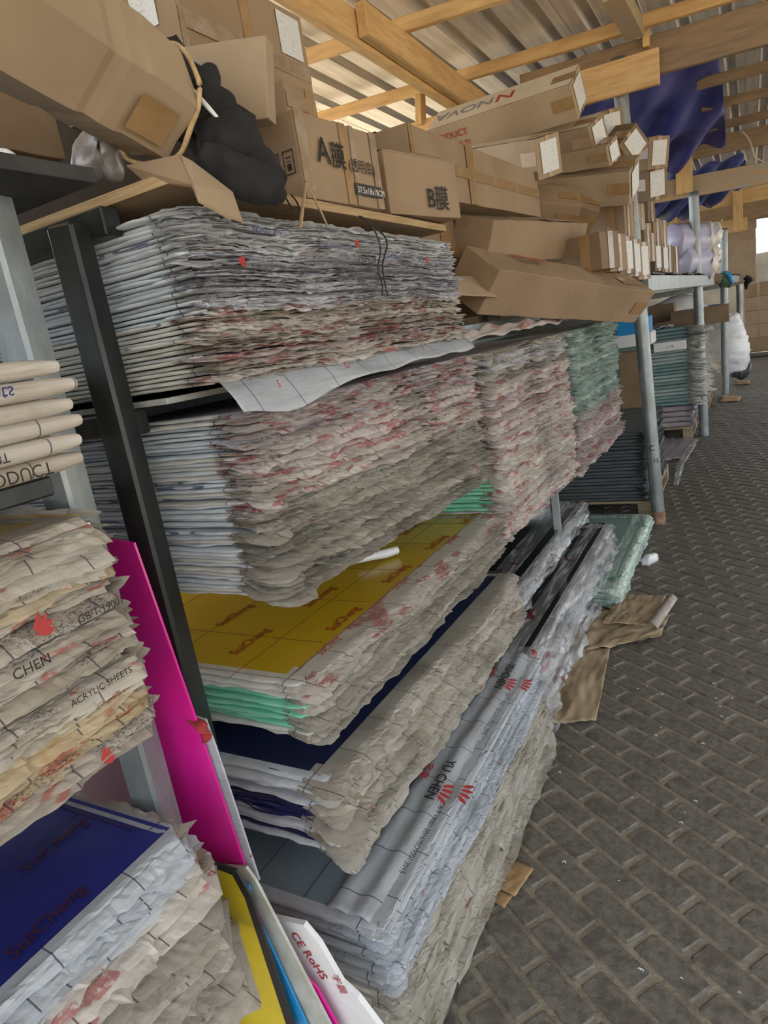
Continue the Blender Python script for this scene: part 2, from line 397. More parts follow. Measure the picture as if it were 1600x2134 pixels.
def onscreen(c2):
    d = Vector((c2.x, c2.y, 0)) - Vector(CAM); c = R.T @ np.array(d)
    if c[2] <= .1: return False
    x = 800 + F * c[0] / c[2]; y = 1067 + F * c[1] / c[2]
    return -60 < x < 1660 and y < 2200 and x > 860 - max(0, (y - 1100)) * .0 and c2.x > -.78
vis = sorted([c_ for c_ in cells if onscreen(c_)], key=lambda c_: c_.length)
near = vis[:300]; nearset = {(round(c_.x, 4), round(c_.y, 4)) for c_ in near}
rgp = random.Random(5)
for c_ in near:
    o = bpy.data.objects.new('paver', rgp.choice(pm)); C.objects.link(o); o.parent = floor
    o.location = (c_.x, c_.y, rgp.uniform(-.0015, .0015)); o.rotation_euler = (rgp.uniform(-.012, .012), rgp.uniform(-.008, .008), PA + (math.pi if rgp.random() < .5 else 0))
vs_, fs = [], []
for c_ in cells:
    if (round(c_.x, 4), round(c_.y, 4)) in nearset: continue
    v0, f0 = paver_geo(rgp.randrange(40), True); b0 = len(vs_)
    ca, sa = math.cos(PA), math.sin(PA); dz = rgp.uniform(-.002, .002)
    tx, ty = rgp.uniform(-.012, .012), rgp.uniform(-.02, .02)
    for x, y, z in v0: vs_.append((c_.x + x * ca - y * sa, c_.y + x * sa + y * ca, z + dz + x * tx + y * ty))
    fs += [tuple(b0 + i for i in f) for f in f0]
fo = link('paver_field', mesh('paver_field', vs_, fs), M['paver'], floor); fo['kind'] = 'stuff'
yard = link('ground_yard', mesh('ground_yard', [(-60, -60, -.12), (60, -60, -.12), (60, 70, -.12), (-60, 70, -.12)], [(0, 1, 2, 3)]), M['outside']); yard['kind'] = 'structure'

# ------------------------------------------------------------------ roof, beams, walls
def zroof(x, y): return 3.46 - .055 * (x + 1.8) - .012 * (y - 4)
roof = empty('ceiling'); roof['kind'] = 'structure'
def roof_sheet(x0, x1, y0, y1, dz):
    prof = []; x = x0; per = .25
    while x < x1 - 1e-6:
        for dx, h in ((0, 0), (.10, 0), (.125, .038), (.165, .038), (.19, 0)): prof.append((min(x + dx, x1), h))
        for k_, (dx, h) in enumerate(()): pass
        x += per
    prof.append((x1, 0)); vs_ = []
    for y in (y0, y1):
        for (px, h) in prof: vs_.append((px, y, zroof(px, y) + h + dz))
    N = len(prof)
    vs_ += [(a, b, c + .002) for a, b, c in vs_]
    fs = [(i, i + 1, N + i + 1, N + i) for i in range(N - 1)] + [(3 * N + i, 3 * N + i + 1, 2 * N + i + 1, 2 * N + i) for i in range(N - 1)]
    fs += [(i + 1, i, 2 * N + i, 2 * N + i + 1) for i in range(N - 1)] + [(N + i, N + i + 1, 3 * N + i + 1, 3 * N + i) for i in range(N - 1)]
    return mesh('roofing_sheet', vs_, fs)
for (ya, yb) in ((-1.5, 4.25), (4.05, 9.5), (9.3, 14.6), (14.4, 20)):
    xx = -4.0
    while xx < 5:
        link('roofing_sheet', roof_sheet(xx, xx + 1.0, ya, yb, (.004 if ya in (4.05, 14.4) else 0) + (.002 if int(xx) % 2 else 0)), M['roof'], roof); xx += 1.0
def onroof(px, py, drop):
    """pixel -> point on the plane 'drop' below the roof"""
    d = Vector(ray(px, py)); o = Vector(CAM)
    # z = a + bx x + by y
    bx, by = -.055, -.012; a = zroof(0, 0) - drop
    t = (a + bx * o.x + by * o.y - o.z) / (d.z - bx * d.x - by * d.y)
    return o + d * t
def timber(name, a, b, w_, h_, mat, label, cat='beam', group=None, up=(0, 0, 1)):
    o = bar(name, a, b, w_, h_, mat, None, up, .004); tag(o, label, cat, group); return o
def ext(a, b, ea, eb):
    d = (b - a).normalized(); return a - d * ea, b + d * eb
# purlins (run across, nailed under the sheets)
for (p, q, ea, eb, dr, mt, lb) in (
    ((640, 118), (1000, 2), 1.6, 3.0, .075, 'timber', 'pale roof batten, uppermost of those crossing the left rafter'),
    ((669, 245), (1290, 62), 1.6, .15, .075, 'timber', 'pale roof batten crossing just below the first, above the printed carton'),
    ((1330, 48), (1480, 2), .5, 2.0, .075, 'timber', 'pale roof batten right of the hanging rafter end, above the post'),
    ((1486, 168), (1598, 138), .12, 2.5, .075, 'timber2', 'dark roof batten right of the blue tarpaulin, highest one'),
    ((1492, 217), (1598, 192), .12, 2.5, .075, 'timber2', 'dark roof batten right of the blue tarpaulin, middle one'),
    ((1500, 262), (1598, 238), .12, 2.5, .075, 'timber2', 'dark roof batten right of the blue tarpaulin, lowest one')):
    a, b = ext(onroof(*p, dr), onroof(*q, dr), ea, eb)
    timber('roof_batten', a, b, .05, .075, M[mt], lb, 'batten', 'roof battens')
# rafters running away from the camera
timber('rafter', (-1.80, 1.6, 3.29), (-1.80, 5.35, 3.22), .06, .17, M['timber'], 'long pale rafter at upper left with a joined second length', 'rafter')
timber('rafter', (-1.735, 3.55, 3.275), (-1.735, 5.45, 3.235), .06, .16, M['timber'], 'short weathered rafter piece lapped beside the long left one', 'rafter')
a = P(1275, -25, z=3.28); b = P(1322, 62, z=3.28)
timber('rafter', a, b, .11, .10, M['timber3'], 'rafter end above the first roof post, cut off at the strut', 'rafter')
# first cross frame
a1 = P(600, 338, y=5.12); b1 = P(1372, 100, y=5.12)
timber('header_plank', a1 - Vector((0, 0, .10)), b1 - Vector((0, 0, .10)), .04, .205, M['timber'], 'wide pale header plank ending at the first roof post', 'beam')
a1 = P(1083, 160, y=5.22); b1 = P(1640, -8, y=5.22)
timber('header_plank', a1 - Vector((0, 0, .11)), b1 - Vector((0, 0, .11)), .05, .23, M['timber2'], 'long brown header beam running out of frame at upper right', 'beam')
a1 = P(1345, 36, y=5.16); b1 = P(1347, 100, y=5.16)
timber('strut', a1, b1, .07, .04, M['timber'], 'short upright strut above the first roof post', 'strut')
# little hanger block at left rafter end
a1 = P(875, 195, y=5.1); b1 = P(877, 262, y=5.1)
timber('strut', a1, b1, .09, .05, M['timber'], 'short upright strut at the end of the left rafter', 'strut')
# second and third frames
timber('header_plank', P(1290, 345, y=9.0), P(1640, 272, y=9.0), .05, .19, M['timber2'], 'upper chord of the second cross frame, behind the wide tarpaulin', 'beam')
timber('header_plank', P(1300, 415, y=9.05), P(1640, 352, y=9.05), .05, .22, M['timber3'], 'greyed lower chord of the second cross frame resting on its post', 'beam')
timber('strut', P(1424, 298, y=8.95), P(1426, 404, y=8.95), .05, .17, M['timber'], 'tall upright strut tying the second cross frame', 'strut', up=(1, 0, 0))
timber('header_plank', P(1350, 445, y=13), P(1640, 392, y=13), .06, .22, M['timber'], 'upper chord of the third cross frame', 'beam')
timber('header_plank', P(1430, 488, y=13.1), P(1557, 466, y=13.1), .05, .20, M['timber'], 'pale short lower chord of the third cross frame', 'beam')
timber('header_plank', P(1540, 450, y=13.4), P(1640, 430, y=13.4), .05, .2, M['timber2'], 'brown plank at right behind the third cross frame', 'beam')
timber('strut', P(1537, 396, y=12.9), P(1538, 480, y=12.9), .05, .14, M['timber'], 'right upright strut of the third cross frame', 'strut', up=(1, 0, 0))
timber('strut', P(1400, 420, y=12.9), P(1402, 478, y=12.9), .05, .14, M['timber'], 'left upright strut of the third cross frame', 'strut', up=(1, 0, 0))
for i, (yy, lb) in enumerate(((15.0, 'nearer'), (16.6, 'farther'))):
    timber('header_plank', P(1350, 462 + i * 14, y=yy), P(1640, 418 + i * 22, y=yy), .06, .16, M['timber2'], lb + ' plain brown beam beyond the third cross frame', 'beam')
# tarpaulins
def tarpfn(amp, k, s):
    def fn(u, v):
        f = math.sin((u * 1.3 + v * .8) * k + s) * amp * (.4 + v) + mn.noise(Vector((u * 4, v * 4, s))) * amp * 1.5
        return (0, f * .4, f - .10 * math.sin(math.pi * u) * v)
    return fn
o = link('tarpaulin', patch('tarpaulin', P(1060, 235, y=5.5), P(1500, 92, y=6.2), P(1512, 290, y=8.7), P(1215, 395, y=8.7), 50, 24, tarpfn(.05, 17, 1), .003), M['tarp'])
tag(o, 'wide dark blue tarpaulin slung under the roof behind the first roof post', 'tarpaulin')
o = link('tarpaulin', patch('tarpaulin', P(1330, 385, y=9.4), P(1552, 316, y=9.5), P(1556, 372, y=12.2), P(1340, 480, y=12.6), 40, 18, tarpfn(.06, 19, 4), .003), M['tarp_pale'])
tag(o, 'smaller faded blue tarpaulin hanging behind the second cross frame', 'tarpaulin')
# purple-edged tarp scrap by roof
o = link('rope', tube('rope', [P(1545, 273, y=8.9), P(1560, 290, y=8.85), P(1570, 318, y=8.85), P(1574, 328, y=8.85), P(1592, 338, y=8.85)], .008, 6), M['rope'])
tag(o, 'cream rope end dangling over the second cross frame', 'rope')
o = link('rope', tube('rope', [P(1549, 314, y=8.9), P(1552, 325, y=8.9), P(1556, 337, y=8.9)], .008, 6), M['rope'])
tag(o, 'short cream rope stub hanging at the small tarpaulin corner', 'rope')
# back wall, and an added light blocker on the left
def wall(name, a, b, z0, z1, mat, t=.12):
    o = bar(name, (a[0], a[1], (z0 + z1) / 2), (b[0], b[1], (z0 + z1) / 2), t, z1 - z0, mat, None, (0, 0, 1), 0); o['kind'] = 'structure'; return o
wall('wall_back', (-4, 20.4), (6, 20.4), 0, 2.35, M['concrete'])
wall('left_light_block', (-3.35, -2.5), (-3.35, 20.3), 0, 2.05, M['lightblock'])  # added to keep bright sky out of the gaps between the stacks

# ------------------------------------------------------------------ racks
def rack_post(x, y, h, wd, mat, lb, z0=0):
    o = link('rack_post', box_me('rack_post', wd, wd, h, .006, (-wd / 2, -wd / 2, 0)), mat); o.location = (x, y, z0)
    o.rotation_euler = (0, 0, math.radians(14)); tag(o, lb, 'post'); return o
rack_post(-1.052, .865, 1.935, .055, M['post'], 'dark square rack post standing in front of the white sheet stacks')
rack_post(-1.02, .70, 1.96, .060, M['galv'], 'pale galvanised square post behind the left sheet stacks')
o = rack_post(-1.02, 3.73, .78, .05, M['galv'], 'short pale square post under the greenish sheet stack')
def shelf(name, x0, x1, y0, y1, z, t, lb, mat='ply', mate='plyedge'):
    me = box_me(name, x1 - x0, y1 - y0, t, .001, (x0, y0, z))
    me.materials.append(M[mat]); me.materials.append(M[mate])
    for p_ in me.polygons: p_.material_index = 0 if abs(p_.normal.z) > .8 else 1
    o = link(name, me); tag(o, lb, 'shelf board'); return o
o = shelf('plywood_shelf', -2.4, -.86, .93, 2.16, 1.965, .02, 'thick raw plywood shelf board carrying the marked cartons')
o.rotation_euler = (0, 0, 0)
shelf('plywood_shelf', -2.3, -.88, -.6, .80, 1.955, .022, 'near black board shelf under the hexagonal torn carton', 'plydark', 'plydark')
shelf('shelf_board', -2.4, -.99, .94, 2.1, 1.60, .012, 'thin white-edged board under the topmost white sheet stack', 'plydark', 'wboard')
# horizontal frame rails
def rail(a, b, w_, h_, lb, mat='post'):
    o = bar('rack_rail', a, b, w_, h_, M[mat], None, (0, 0, 1), .003); tag(o, lb, 'rail'); return o
rail((-1.03, .90, 1.575), (-2.6, .90, 1.575), .04, .045, 'dark rail crossing behind the dark post under the top stack')
rail((-1.0, .92, 1.935), (-2.6, .92, 1.935), .04, .05, 'dark rail right under the raw plywood shelf')
rail((-1.35, 1.0, 1.575), (-1.35, 2.1, 1.575), .04, .045, 'long dark rail hidden under the topmost sheet stack')
for z, lb in ((1.15, 'dark rail supporting the second sheet stack'), (.79, 'dark rail supporting the yellow sheet stack'), (.515, 'dark rail supporting the navy sheet stack')):
    rail((-1.3, 1.1, z - .018), (-1.3, 2.15, z - .018), .035, .03, lb)
rail((-.96, 2.35, .80), (-.96, 3.7, .80), .04, .04, 'dark rail under the tall pinkish sheet stack')
rail((-.97, 3.75, .77), (-.97, 5.1, .77), .04, .04, 'dark rail under the tall greenish sheet stack')
rail((-1.05, 2.2, 1.645), (-1.05, 4.9, 1.66), .04, .04, 'grey rail above the tall pinkish sheet stack', 'galvdark')
rail((-1.5, 2.4, 1.68), (-1.5, 4.9, 1.68), .05, .05, 'second grey rail set back above the pinkish stack', 'galvdark')
rail((-1.1, 2.85, 1.66), (-2.4, 2.85, 1.66), .05, .05, 'grey cross rail above the pinkish stack', 'galvdark')
# far rack
def far_post(px, py, r, lb, top=None, h=1.70):
    b = P(px, py, z=0)
    if top is not None:
        t = P(top[0], top[1], y=b.y + .02); h = (t - b).length; rot = (t - b).to_track_quat('Z', 'Y').to_euler()
    o = link('rack_post', pipe_me('rack_post', r, h), M['galv'] if top else M['galvdark']); o.location = b
    if top is not None: o.rotation_euler = rot
    tag(o, lb, 'post'); return o, b
p1, b1 = far_post(1373, 1090, .047, 'nearest round pipe post with a rusted foot, rising to the roof header', (1287, 122))
rf = link('rusted_foot', pipe_me('rusted_foot', .0485, .10), M['rust'], p1)
for (s_, px_, py_, sz_) in (('C', 1352, 940, .06), ('15', 1360, 965, .045)):
    q_ = P(px_, py_, y=b1.y - .053)
    text('marking', s_, sz_, M['black_print'], frame(q_, (1, 0, 0), (0, -1, 0)), p1)
p2, b2 = far_post(1467, 908, .052, 'second round pipe post, rising behind the lavender rolls to the roof', (1445, 400))
p3, b3 = far_post(1511, 822, .055, 'third round pipe post, rising beside the column of brown cartons', (1508, 476))
p4, b4 = far_post(1544, 788, .05, 'farthest round pipe post of the far rack')
def far_rail(a, b, h_, lb): 
    o = bar('rack_rail', a, b, .05, h_, M['galv'], None, (0, 0, 1), .003); tag(o, lb, 'rail')
e1 = Vector((b1.x, b1.y - .05, 1.76)); e4 = Vector((b4.x + .02, b4.y + .3, 1.76))
far_rail(e1, e4, .11, 'long galvanised beam along the front of the far rack')
far_rail(e1 + Vector((-.02, 0, -.13)), Vector((b2.x - .02, b2.y, 1.63)) + Vector((-.75, 0, 0)), .07, 'slanting galvanised rail under the far rack top')
for i, bb in enumerate((b1, b2, b3, b4)):
    far_rail(Vector((bb.x, bb.y, 1.68)), Vector((bb.x - 2.0, bb.y, 1.68)), .06, ('first', 'second', 'third', 'fourth')[i] + ' cross rail of the far rack counted from the front')
for i in range(10):
    t = (i + .5) / 10; c_ = e1.lerp(e4, t)
    o = link('deck_board', box_me('deck_board', 2.2, .80, .015, .002, (-2.18, -.4, 0)), M['plydark']); o.location = (c_.x, c_.y, 1.82)
    tag(o, 'dark thin deck board on top of the far rack', 'board', 'far rack deck boards')

# ------------------------------------------------------------------ SHEET STACKS
def sheet_film(name, D, L, t, rng, fw, droop, amp, endw=.012, common=None, cboost=.6, step=.010, top=False, slope=0.0, rim=.06, jag=.5, rag=0.0, leaves=4):
    """film sleeve round a panel: near end (y=0), front edge (x=0) and far end; returns verts, faces, material ids"""
    sx = np.concatenate([np.linspace(-D, -.5, 8)[:-1], np.linspace(-.5, -.012, 26)])
    n1 = len(sx); nc = 7
    ny = int(L / step); sy = np.linspace(.012, L - .012, ny)
    n3 = 8; sb = np.linspace(-.03, -.6, n3)
    base, nor, fr = [], [], []
    for x in sx: base.append((x, 0)); nor.append((0, -1)); fr.append(0)
    for k in range(nc):
        a = math.pi / 2 * (k + .5) / nc; base.append((-.008, .008)); nor.append((math.sin(a), -math.cos(a))); fr.append((k + .5) / nc)
    for y in sy: base.append((0, y)); nor.append((1, 0)); fr.append(1)
    for x in sb: base.append((x, L)); nor.append((0, 1)); fr.append(.5)
    base = np.array(base); nor = np.array(nor); fr = np.array(fr); N = len(base)
    s = np.cumsum(np.r_[0, np.maximum(np.linalg.norm(np.diff(base, axis=0), axis=1), .006)])
    wv = noise1(s, 6, rng, amp * .7) + noise1(s, 18, rng, amp * .6) + noise1(s, 42, rng, amp * .45)
    wv *= (.25 + .75 * fr)
    if common is not None: wv = wv + common(s) * fr
    wid = endw * (1 - fr) + fw * fr
    wid = wid * (1 + jag * noise1(s, 9, rng) + jag * .6 * noise1(s, 45, rng))
    if rag: wid = wid * (1 + rag * (rng.random(N) > .82) * rng.uniform(-.7, .6, N))
    cs = s[n1 + nc // 2]; cb = np.exp(-((s - cs) / .035) ** 2)
    wid = np.maximum(wid * (1 + cboost * cb), .003)
    dr = droop * (fr ** 1) * (1 + .5 * noise1(s, 7, rng)) * (1 + .4 * cb)
    rows = []
    o1 = np.ones(N)
    verts, fs, ids = [], [], []
    def strip(sel, rws, mid):
        """rws: list of (offset, z) arrays over all stations; sel: station index array"""
        b0 = sum(len(v) for v in verts); n_ = len(sel)
        for off, z in rws:
            q = np.column_stack([base[sel] + nor[sel] * np.asarray(off * o1)[sel][:, None], np.asarray(z * o1)[sel]]); verts.append(q)
        for r in range(len(rws) - 1):
            for i in range(n_ - 1):
                fs.append((b0 + r * n_ + i, b0 + r * n_ + i + 1, b0 + (r + 1) * n_ + i + 1, b0 + (r + 1) * n_ + i)); ids.append(mid)
    # near end: closed rounded fold
    endsel = np.arange(0, n1 + nc // 2)
    ew = endw * (1 + .5 * noise1(s, 9, rng) + .4 * noise1(s, 30, rng)); ew = np.maximum(ew, .002)
    we = noise1(s, 5, rng, amp * .35) + noise1(s, 22, rng, amp * .2)
    strip(endsel, [(-.02, t), (ew * .25, t + .3 * we), (ew * .9, t * .8 + we), (ew, t * .45 + we), (ew * .8, t * .12 + we * .8), (ew * .3, 0.0 + we * .4)], 1)
    # front: thin separate leaves of film
    fsel = np.arange(n1 - 4, N)
    f2 = np.clip((np.arange(N) - (n1 - 4)) / 8.0, 0, 1)
    for li in range(leaves):
        h_ = (.92, .10, .5, .72, .3)[li]
        wv = noise1(s, 5, rng, amp * .5) + noise1(s, 16, rng, amp * .5) + noise1(s, 45, rng, amp * .5)
        if common is not None: wv = wv + common(s)
        wd = (endw * (1 - f2) + fw * rng.uniform(.55, 1.15) * f2) * (1 + jag * noise1(s, 8, rng) + jag * .35 * noise1(s, 40, rng))
        if rag: wd = wd * (1 + rag * (rng.random(N) > .93) * rng.uniform(-.7, .6, N))
        wd = np.maximum(wd * (1 + cboost * cb) + .010 * cboost * cb, .003)
        dr = droop * f2 * (1 + .6 * noise1(s, 6, rng)) * (1 + .4 * cb) * rng.uniform(.5, 1.4)
        cr = rng.normal(0, amp * .16, N) * f2
        rw = [(-.004, t * h_), (wd * .33, t * h_ + wv * .35 * f2 - dr * .15 + cr), (wd * .68, t * h_ + wv * .7 * f2 - dr * .5 - rng.normal(0, amp * .2, N) * f2), (wd, t * h_ + wv * f2 - dr)]
        if li == 0: rw = [(-rim, t + .0004)] + rw
        strip(fsel, rw, 0)
    V = np.concatenate(verts); V[:, 2] += slope * V[:, 1]
    me = mesh(name, V, fs, True); me.polygons.foreach_set('material_index', ids)
    me.polygons.foreach_set('use_smooth', [i_ == 1 for i_ in ids])
    return me
def stack(org, D, L, z0, z1, n_, films, endmat, panel, label, group, seed, fw=.022, droop=.006, amp=.006, endw=.012, topmat=None,
          toplabel=None, leaves=4, slope0=0.0, slope1=0.0, jitter=.012, fw_fn=None, film_fn=None, end_fn=None, name='acrylic_sheet', sag=.0,
          step=.010, toprim=.07, panel_fn=None, jag=.5, rag=.6, cboost=.6, yaw=0.0, cat='acrylic sheet', bottomlabel=None):
    rng = np.random.default_rng(seed); res = []
    fm = [rng.uniform(-1, 1, 8) for _ in range(2)]
    T = (z1 - z0) / n_
    ph = rng.uniform(0, 6, 4)
    for k in range(n_):
        u = k / max(1, n_ - 1); top = k == n_ - 1
        ck = rng.uniform(.5, 1)
        def common(s, ph=ph, u=u, ck=ck):
            return sag * (np.sin(s * 7 + ph[0] + u * 2.2) + .6 * np.sin(s * 17 + ph[1] + u * 4)) * ck
        pf = panel_fn(u) if panel_fn else panel
        dx = rng.uniform(-jitter, jitter); dy = rng.uniform(-jitter, jitter)
        sl = slope0 * (1 - u) + slope1 * u
        pv = box_me('panel', D - .02, L, T * .72, 0, (-D, 0, T * .1))
        for vv in pv.vertices: vv.co.z += sl * vv.co.y
        ro = link(name, pv, M[topmat] if (top and topmat) else M[pf])
        ro.location = (org[0] + dx, org[1] + dy, z0 + k * T); ro.rotation_euler = (0, 0, yaw)
        fwk = (fw_fn(u) if fw_fn else fw) * rng.uniform(.7, 1.3)
        me = sheet_film('protective_film', D, L, T * .86, rng, fwk, droop * rng.uniform(.5, 1.5), amp, endw * rng.uniform(.5, 1.6), common, cboost, step, top, sl,
                        toprim if top else .03, jag, rag, leaves)
        fm_ = film_fn(u, rng) if film_fn else films[rng.integers(len(films))]
        em = end_fn(u, rng) if end_fn else endmat
        link('protective_film', me, [M[fm_], M[em]], ro)
        lb_, gr_p = (label(u) if callable(label) else (label, group))
        tag(ro, toplabel if (top and toplabel) else (bottomlabel if (k == 0 and bottomlabel) else lb_), cat, gr_p)
        res.append(ro)
    return res

XF = -.86
S1 = stack((XF, .95, 0), 1.45, 1.20, 1.625, 1.93, 34, ['f_white', 'f_grey'], 'f_end', 'white',
      lambda u: ('grey-white crumpled sheet in the upper half of the topmost stack', 'upper sheets of the topmost stack') if u > .45 else ('cream red-printed sheet in the lower half of the topmost stack', 'lower sheets of the topmost stack'), 'sheets in the topmost stack', 11, .026, .005, .006,
      film_fn=lambda u, r: 'f_white' if u > .78 else ('f_grey' if u > .45 else ('f_cream' if r.random() < .75 else 'f_pinkish')),
      end_fn=lambda u, r: 'f_end' if u > .4 else 'f_endcream', sag=.005,
      toplabel='uppermost white-wrapped sheet of the topmost stack, right under the plywood', slope0=0, slope1=0)
# crumpled cover film on the upper half of the topmost stack
def sk(u, v):
    p_ = Vector((u * 9, v * 3, 2.2)); f = mn.noise(p_) * .012 + mn.noise(p_ * 3) * .005
    return (f + .012 * math.sin(v * 9 + u * 5) * .5, 0, mn.noise(Vector((u * 7, v, 9))) * .014 - .01 * math.sin(u * 6))
for i, (za, zb, s_, idx) in enumerate(((1.934, 1.902, 0, -1), (1.908, 1.866, 3, -4), (1.878, 1.832, 6, -8), (1.845, 1.806, 9, -12))):
    def sk2(u, v, s_=s_):
        q_ = Vector((u * 8 + s_, v * 2.0, s_)); f_ = mn.noise(q_) * .010 + mn.noise(q_ * 2.7) * .006
        return (f_ + .010 * math.sin(v * 3.1), 0, mn.noise(Vector((u * 6 + s_, v * .7, 9))) * .016 + mn.noise(Vector((u * 30 + s_, v * 2, 9))) * .004 - .006 * math.sin(u * 5 + s_))
    o = link('protective_film', patch('protective_film', (XF - .004, .945 + .006 * i, za), (XF - .004, 2.15 - .012 * i, za), (XF + .036, 2.14 - .015 * i, zb), (XF + .036, .955 + .01 * i, zb), 110, 7, sk2, .0006), M['f_white' if i != 3 else 'f_grey'])
    child(o, S1[idx])
for (s_, y_, z_, sz, mt) in (('YU CHEN', 1.44, 1.846, .026, 'black_print'), ('ACRYLIC SHEET 2018', 1.30, 1.872, .014, 'blue_print'), ('RoHS ISO9001', 1.62, 1.858, .013, 'blue_print'), ('ISO9001:2015', 1.08, 1.888, .016, 'blue_print'),
                             ('YU CHEN', 1.40, 1.812, .016, 'black_print'), ('GB/T 19001', 1.92, 1.848, .014, 'blue_print')):
    text('lettering', s_, sz, M[mt], frame(Vector((XF + .046, y_, z_)), (0, 1, -.03), (1, 0, .2)), S1[-8])
for (y_, z_) in ((1.46, 1.888), (1.86, 1.862), (1.02, 1.835)):
    for a_ in (-.5, -.1, .3):
        e = link('emblem_petal', mesh('emblem_petal', [(0, -.003, 0), (.016, -.006, 0), (.024, .002, 0), (.004, .004, 0)], [(0, 1, 2, 3)]), M['red_print'])
        e.matrix_world = frame(Vector((XF + .045, y_, z_)), (0, math.cos(a_), math.sin(a_)), (1, 0, .2)); child(e, S1[-4])
S1[0]['label'] = 'lowest sheet of the topmost stack with printed film hanging below it'
o = link('hanging_film', patch('hanging_film', (XF - .01, .945, 1.640), (XF - .01, 2.17, 1.638), (XF + .050, 2.16, 1.600), (XF + .048, .945, 1.590), 90, 8,
     lambda u, v: (mn.noise(Vector((u * 6, v * 2, 5))) * .010 * v, 0, mn.noise(Vector((u * 7, v, 3))) * .010 - v * .032 * math.exp(-((u - .14) / .13) ** 2) - v * v * .012), .0006), M['f_clear'])
for (y_, z_, s_) in ((1.06, 1.598, 'S'), (1.32, 1.606, 'Sui'), (1.75, 1.612, 'S'), (1.52, 1.625, 'SuiCheng')):
    text('lettering', s_, .022, M['red_print'], frame(Vector((XF + .050, y_, z_)), (0, 1, 0), (1, 0, .5)), S1[0], (1, 1), .3, .0005, .8)
child(o, S1[0])
S2 = stack((XF, .985, 0), 1.45, 1.22, 1.185, 1.565, 42, ['f_pinkish'], 'f_end', 'white',
      lambda u: ('greyish sheet among the upper few of the second stack from the top', 'upper sheets of the second stack') if u > .82 else (('pinkish red-printed sheet in the middle of the second stack', 'middle sheets of the second stack') if u > .5 else ('dusty grey-beige sheet in the lower half of the second stack', 'lower sheets of the second stack')), 'sheets in the second stack', 12, .03, .009, .006,
      film_fn=lambda u, r: ('f_grey' if r.random() < .4 else 'f_pinkish') if u > .82 else ('f_cream' if r.random() < .5 and u > .52 else ('f_pinkish' if u > .5 else 'f_dirty')),
      end_fn=lambda u, r: 'f_end' if r.random() < .7 else 'f_endcream', sag=.006, topmat='mauve',
      toplabel='uppermost grey sheet of the second stack under the hanging film', slope0=-.045, slope1=0, cboost=.7,
      fw_fn=lambda u: .030 + .008 * math.exp(-((u - .15) / .2) ** 2))
S3 = stack((XF - .012, 1.03, 0), 1.5, 1.28, .815, .955, 13, ['f_cream'], 'f_endcream', 'mint',
      'mint-edged film-wrapped sheet under the yellow sheet', 'sheets under the yellow one', 13, .030, .008, .004,
      film_fn=lambda u, r: 'f_cream' if u > .85 else 'f_dirty', end_fn=lambda u, r: 'f_endcream' if u > .8 else ('mint' if u > .1 else 'f_endcream'),
      topmat='yellow', toplabel='glossy yellow acrylic sheet with red lettering, third stack from the top', toprim=.055, cboost=.15)
S4 = stack((-.84, 1.0, 0), 1.5, 1.34, .535, .735, 14, ['f_dirty', 'f_cream', 'f_tan'], 'f_endcream', 'navy',
      'crumpled film-wrapped sheet in the navy stack below the yellow sheet', 'sheets in the navy stack', 14, .030, .012, .005,
      film_fn=lambda u, r: 'f_dirty' if r.random() < .8 else 'f_tan', end_fn=lambda u, r: 'f_end' if r.random() < .85 else 'navy', topmat='navy',
      toplabel='navy blue sheet with torn film, top of the stack below the yellow sheet', toprim=.05, slope1=-.02, slope0=-.02, sag=.004)
S5 = stack((-.715, .93, 0), 1.55, 1.24, .05, .44, 20, ['f_dirty'], 'f_clear', 'greyblue',
      lambda u: ('clean clear-wrapped sheet in the upper half of the bottom stack', 'upper sheets of the bottom stack') if u > .55 else ('dusty sheet low in the bottom stack beside the paved aisle', 'lower sheets of the bottom stack'), 'sheets in the bottom stack', 15, .018, .004, .004, fw_fn=lambda u: .011 + .022 * max(0, .62 - u) ** .7, endw=.008,
      film_fn=lambda u, r: 'f_clear' if u > .55 else 'f_dirty', end_fn=lambda u, r: 'f_clear' if u > .5 else 'f_dirty', topmat='greyblue',
      toplabel='smoky grey-blue clear sheet on top of the bottom stack', toprim=.04, sag=.002)
S6 = stack((XF, 2.34, 0), 1.5, 1.24, .835, 1.56, 46, ['f_pinkish'], 'f_endcream', 'white',
      lambda u: ('dusty grey sheet near the top of the tall pinkish stack', 'upper sheets of the pinkish stack') if u > .86 else ('red-printed sheet in the tall pinkish stack behind the second one', 'red-printed sheets of the pinkish stack'), 'sheets in the tall pinkish stack', 16, .028, .010, .005, step=.018,
      film_fn=lambda u, r: ('f_dirty' if r.random() < .6 else 'f_grey') if u > .86 else ('f_cream' if r.random() < .35 else 'f_pinkish'),
      end_fn=lambda u, r: 'mint' if .17 < u < .42 else 'f_endcream', sag=.006, slope0=-.03, slope1=0, topmat='mauve',
      toplabel='uppermost dusty grey sheet of the tall pinkish stack')
S7 = stack((XF, 3.66, 0), 1.5, 1.38, .785, 1.56, 36, ['f_green'], 'f_green', 'greenglass',
      lambda u: ('greenish clear-wrapped sheet in the upper part of the stack left of the pipe post', 'greenish sheets left of the pipe post') if u > .42 else ('reddish printed sheet in the lower part of the stack left of the pipe post', 'reddish sheets left of the pipe post'), 'sheets in the tall greenish stack', 17, .034, .010, .007, step=.022,
      film_fn=lambda u, r: 'f_green' if u > .42 else 'f_pinkish', end_fn=lambda u, r: 'f_green' if u > .42 else ('red_print' if u > .28 else 'f_end'),
      sag=.006, slope0=-.02, slope1=.0, topmat='greenglass', toplabel='uppermost sheet of the tall greenish stack, dog-eared film')
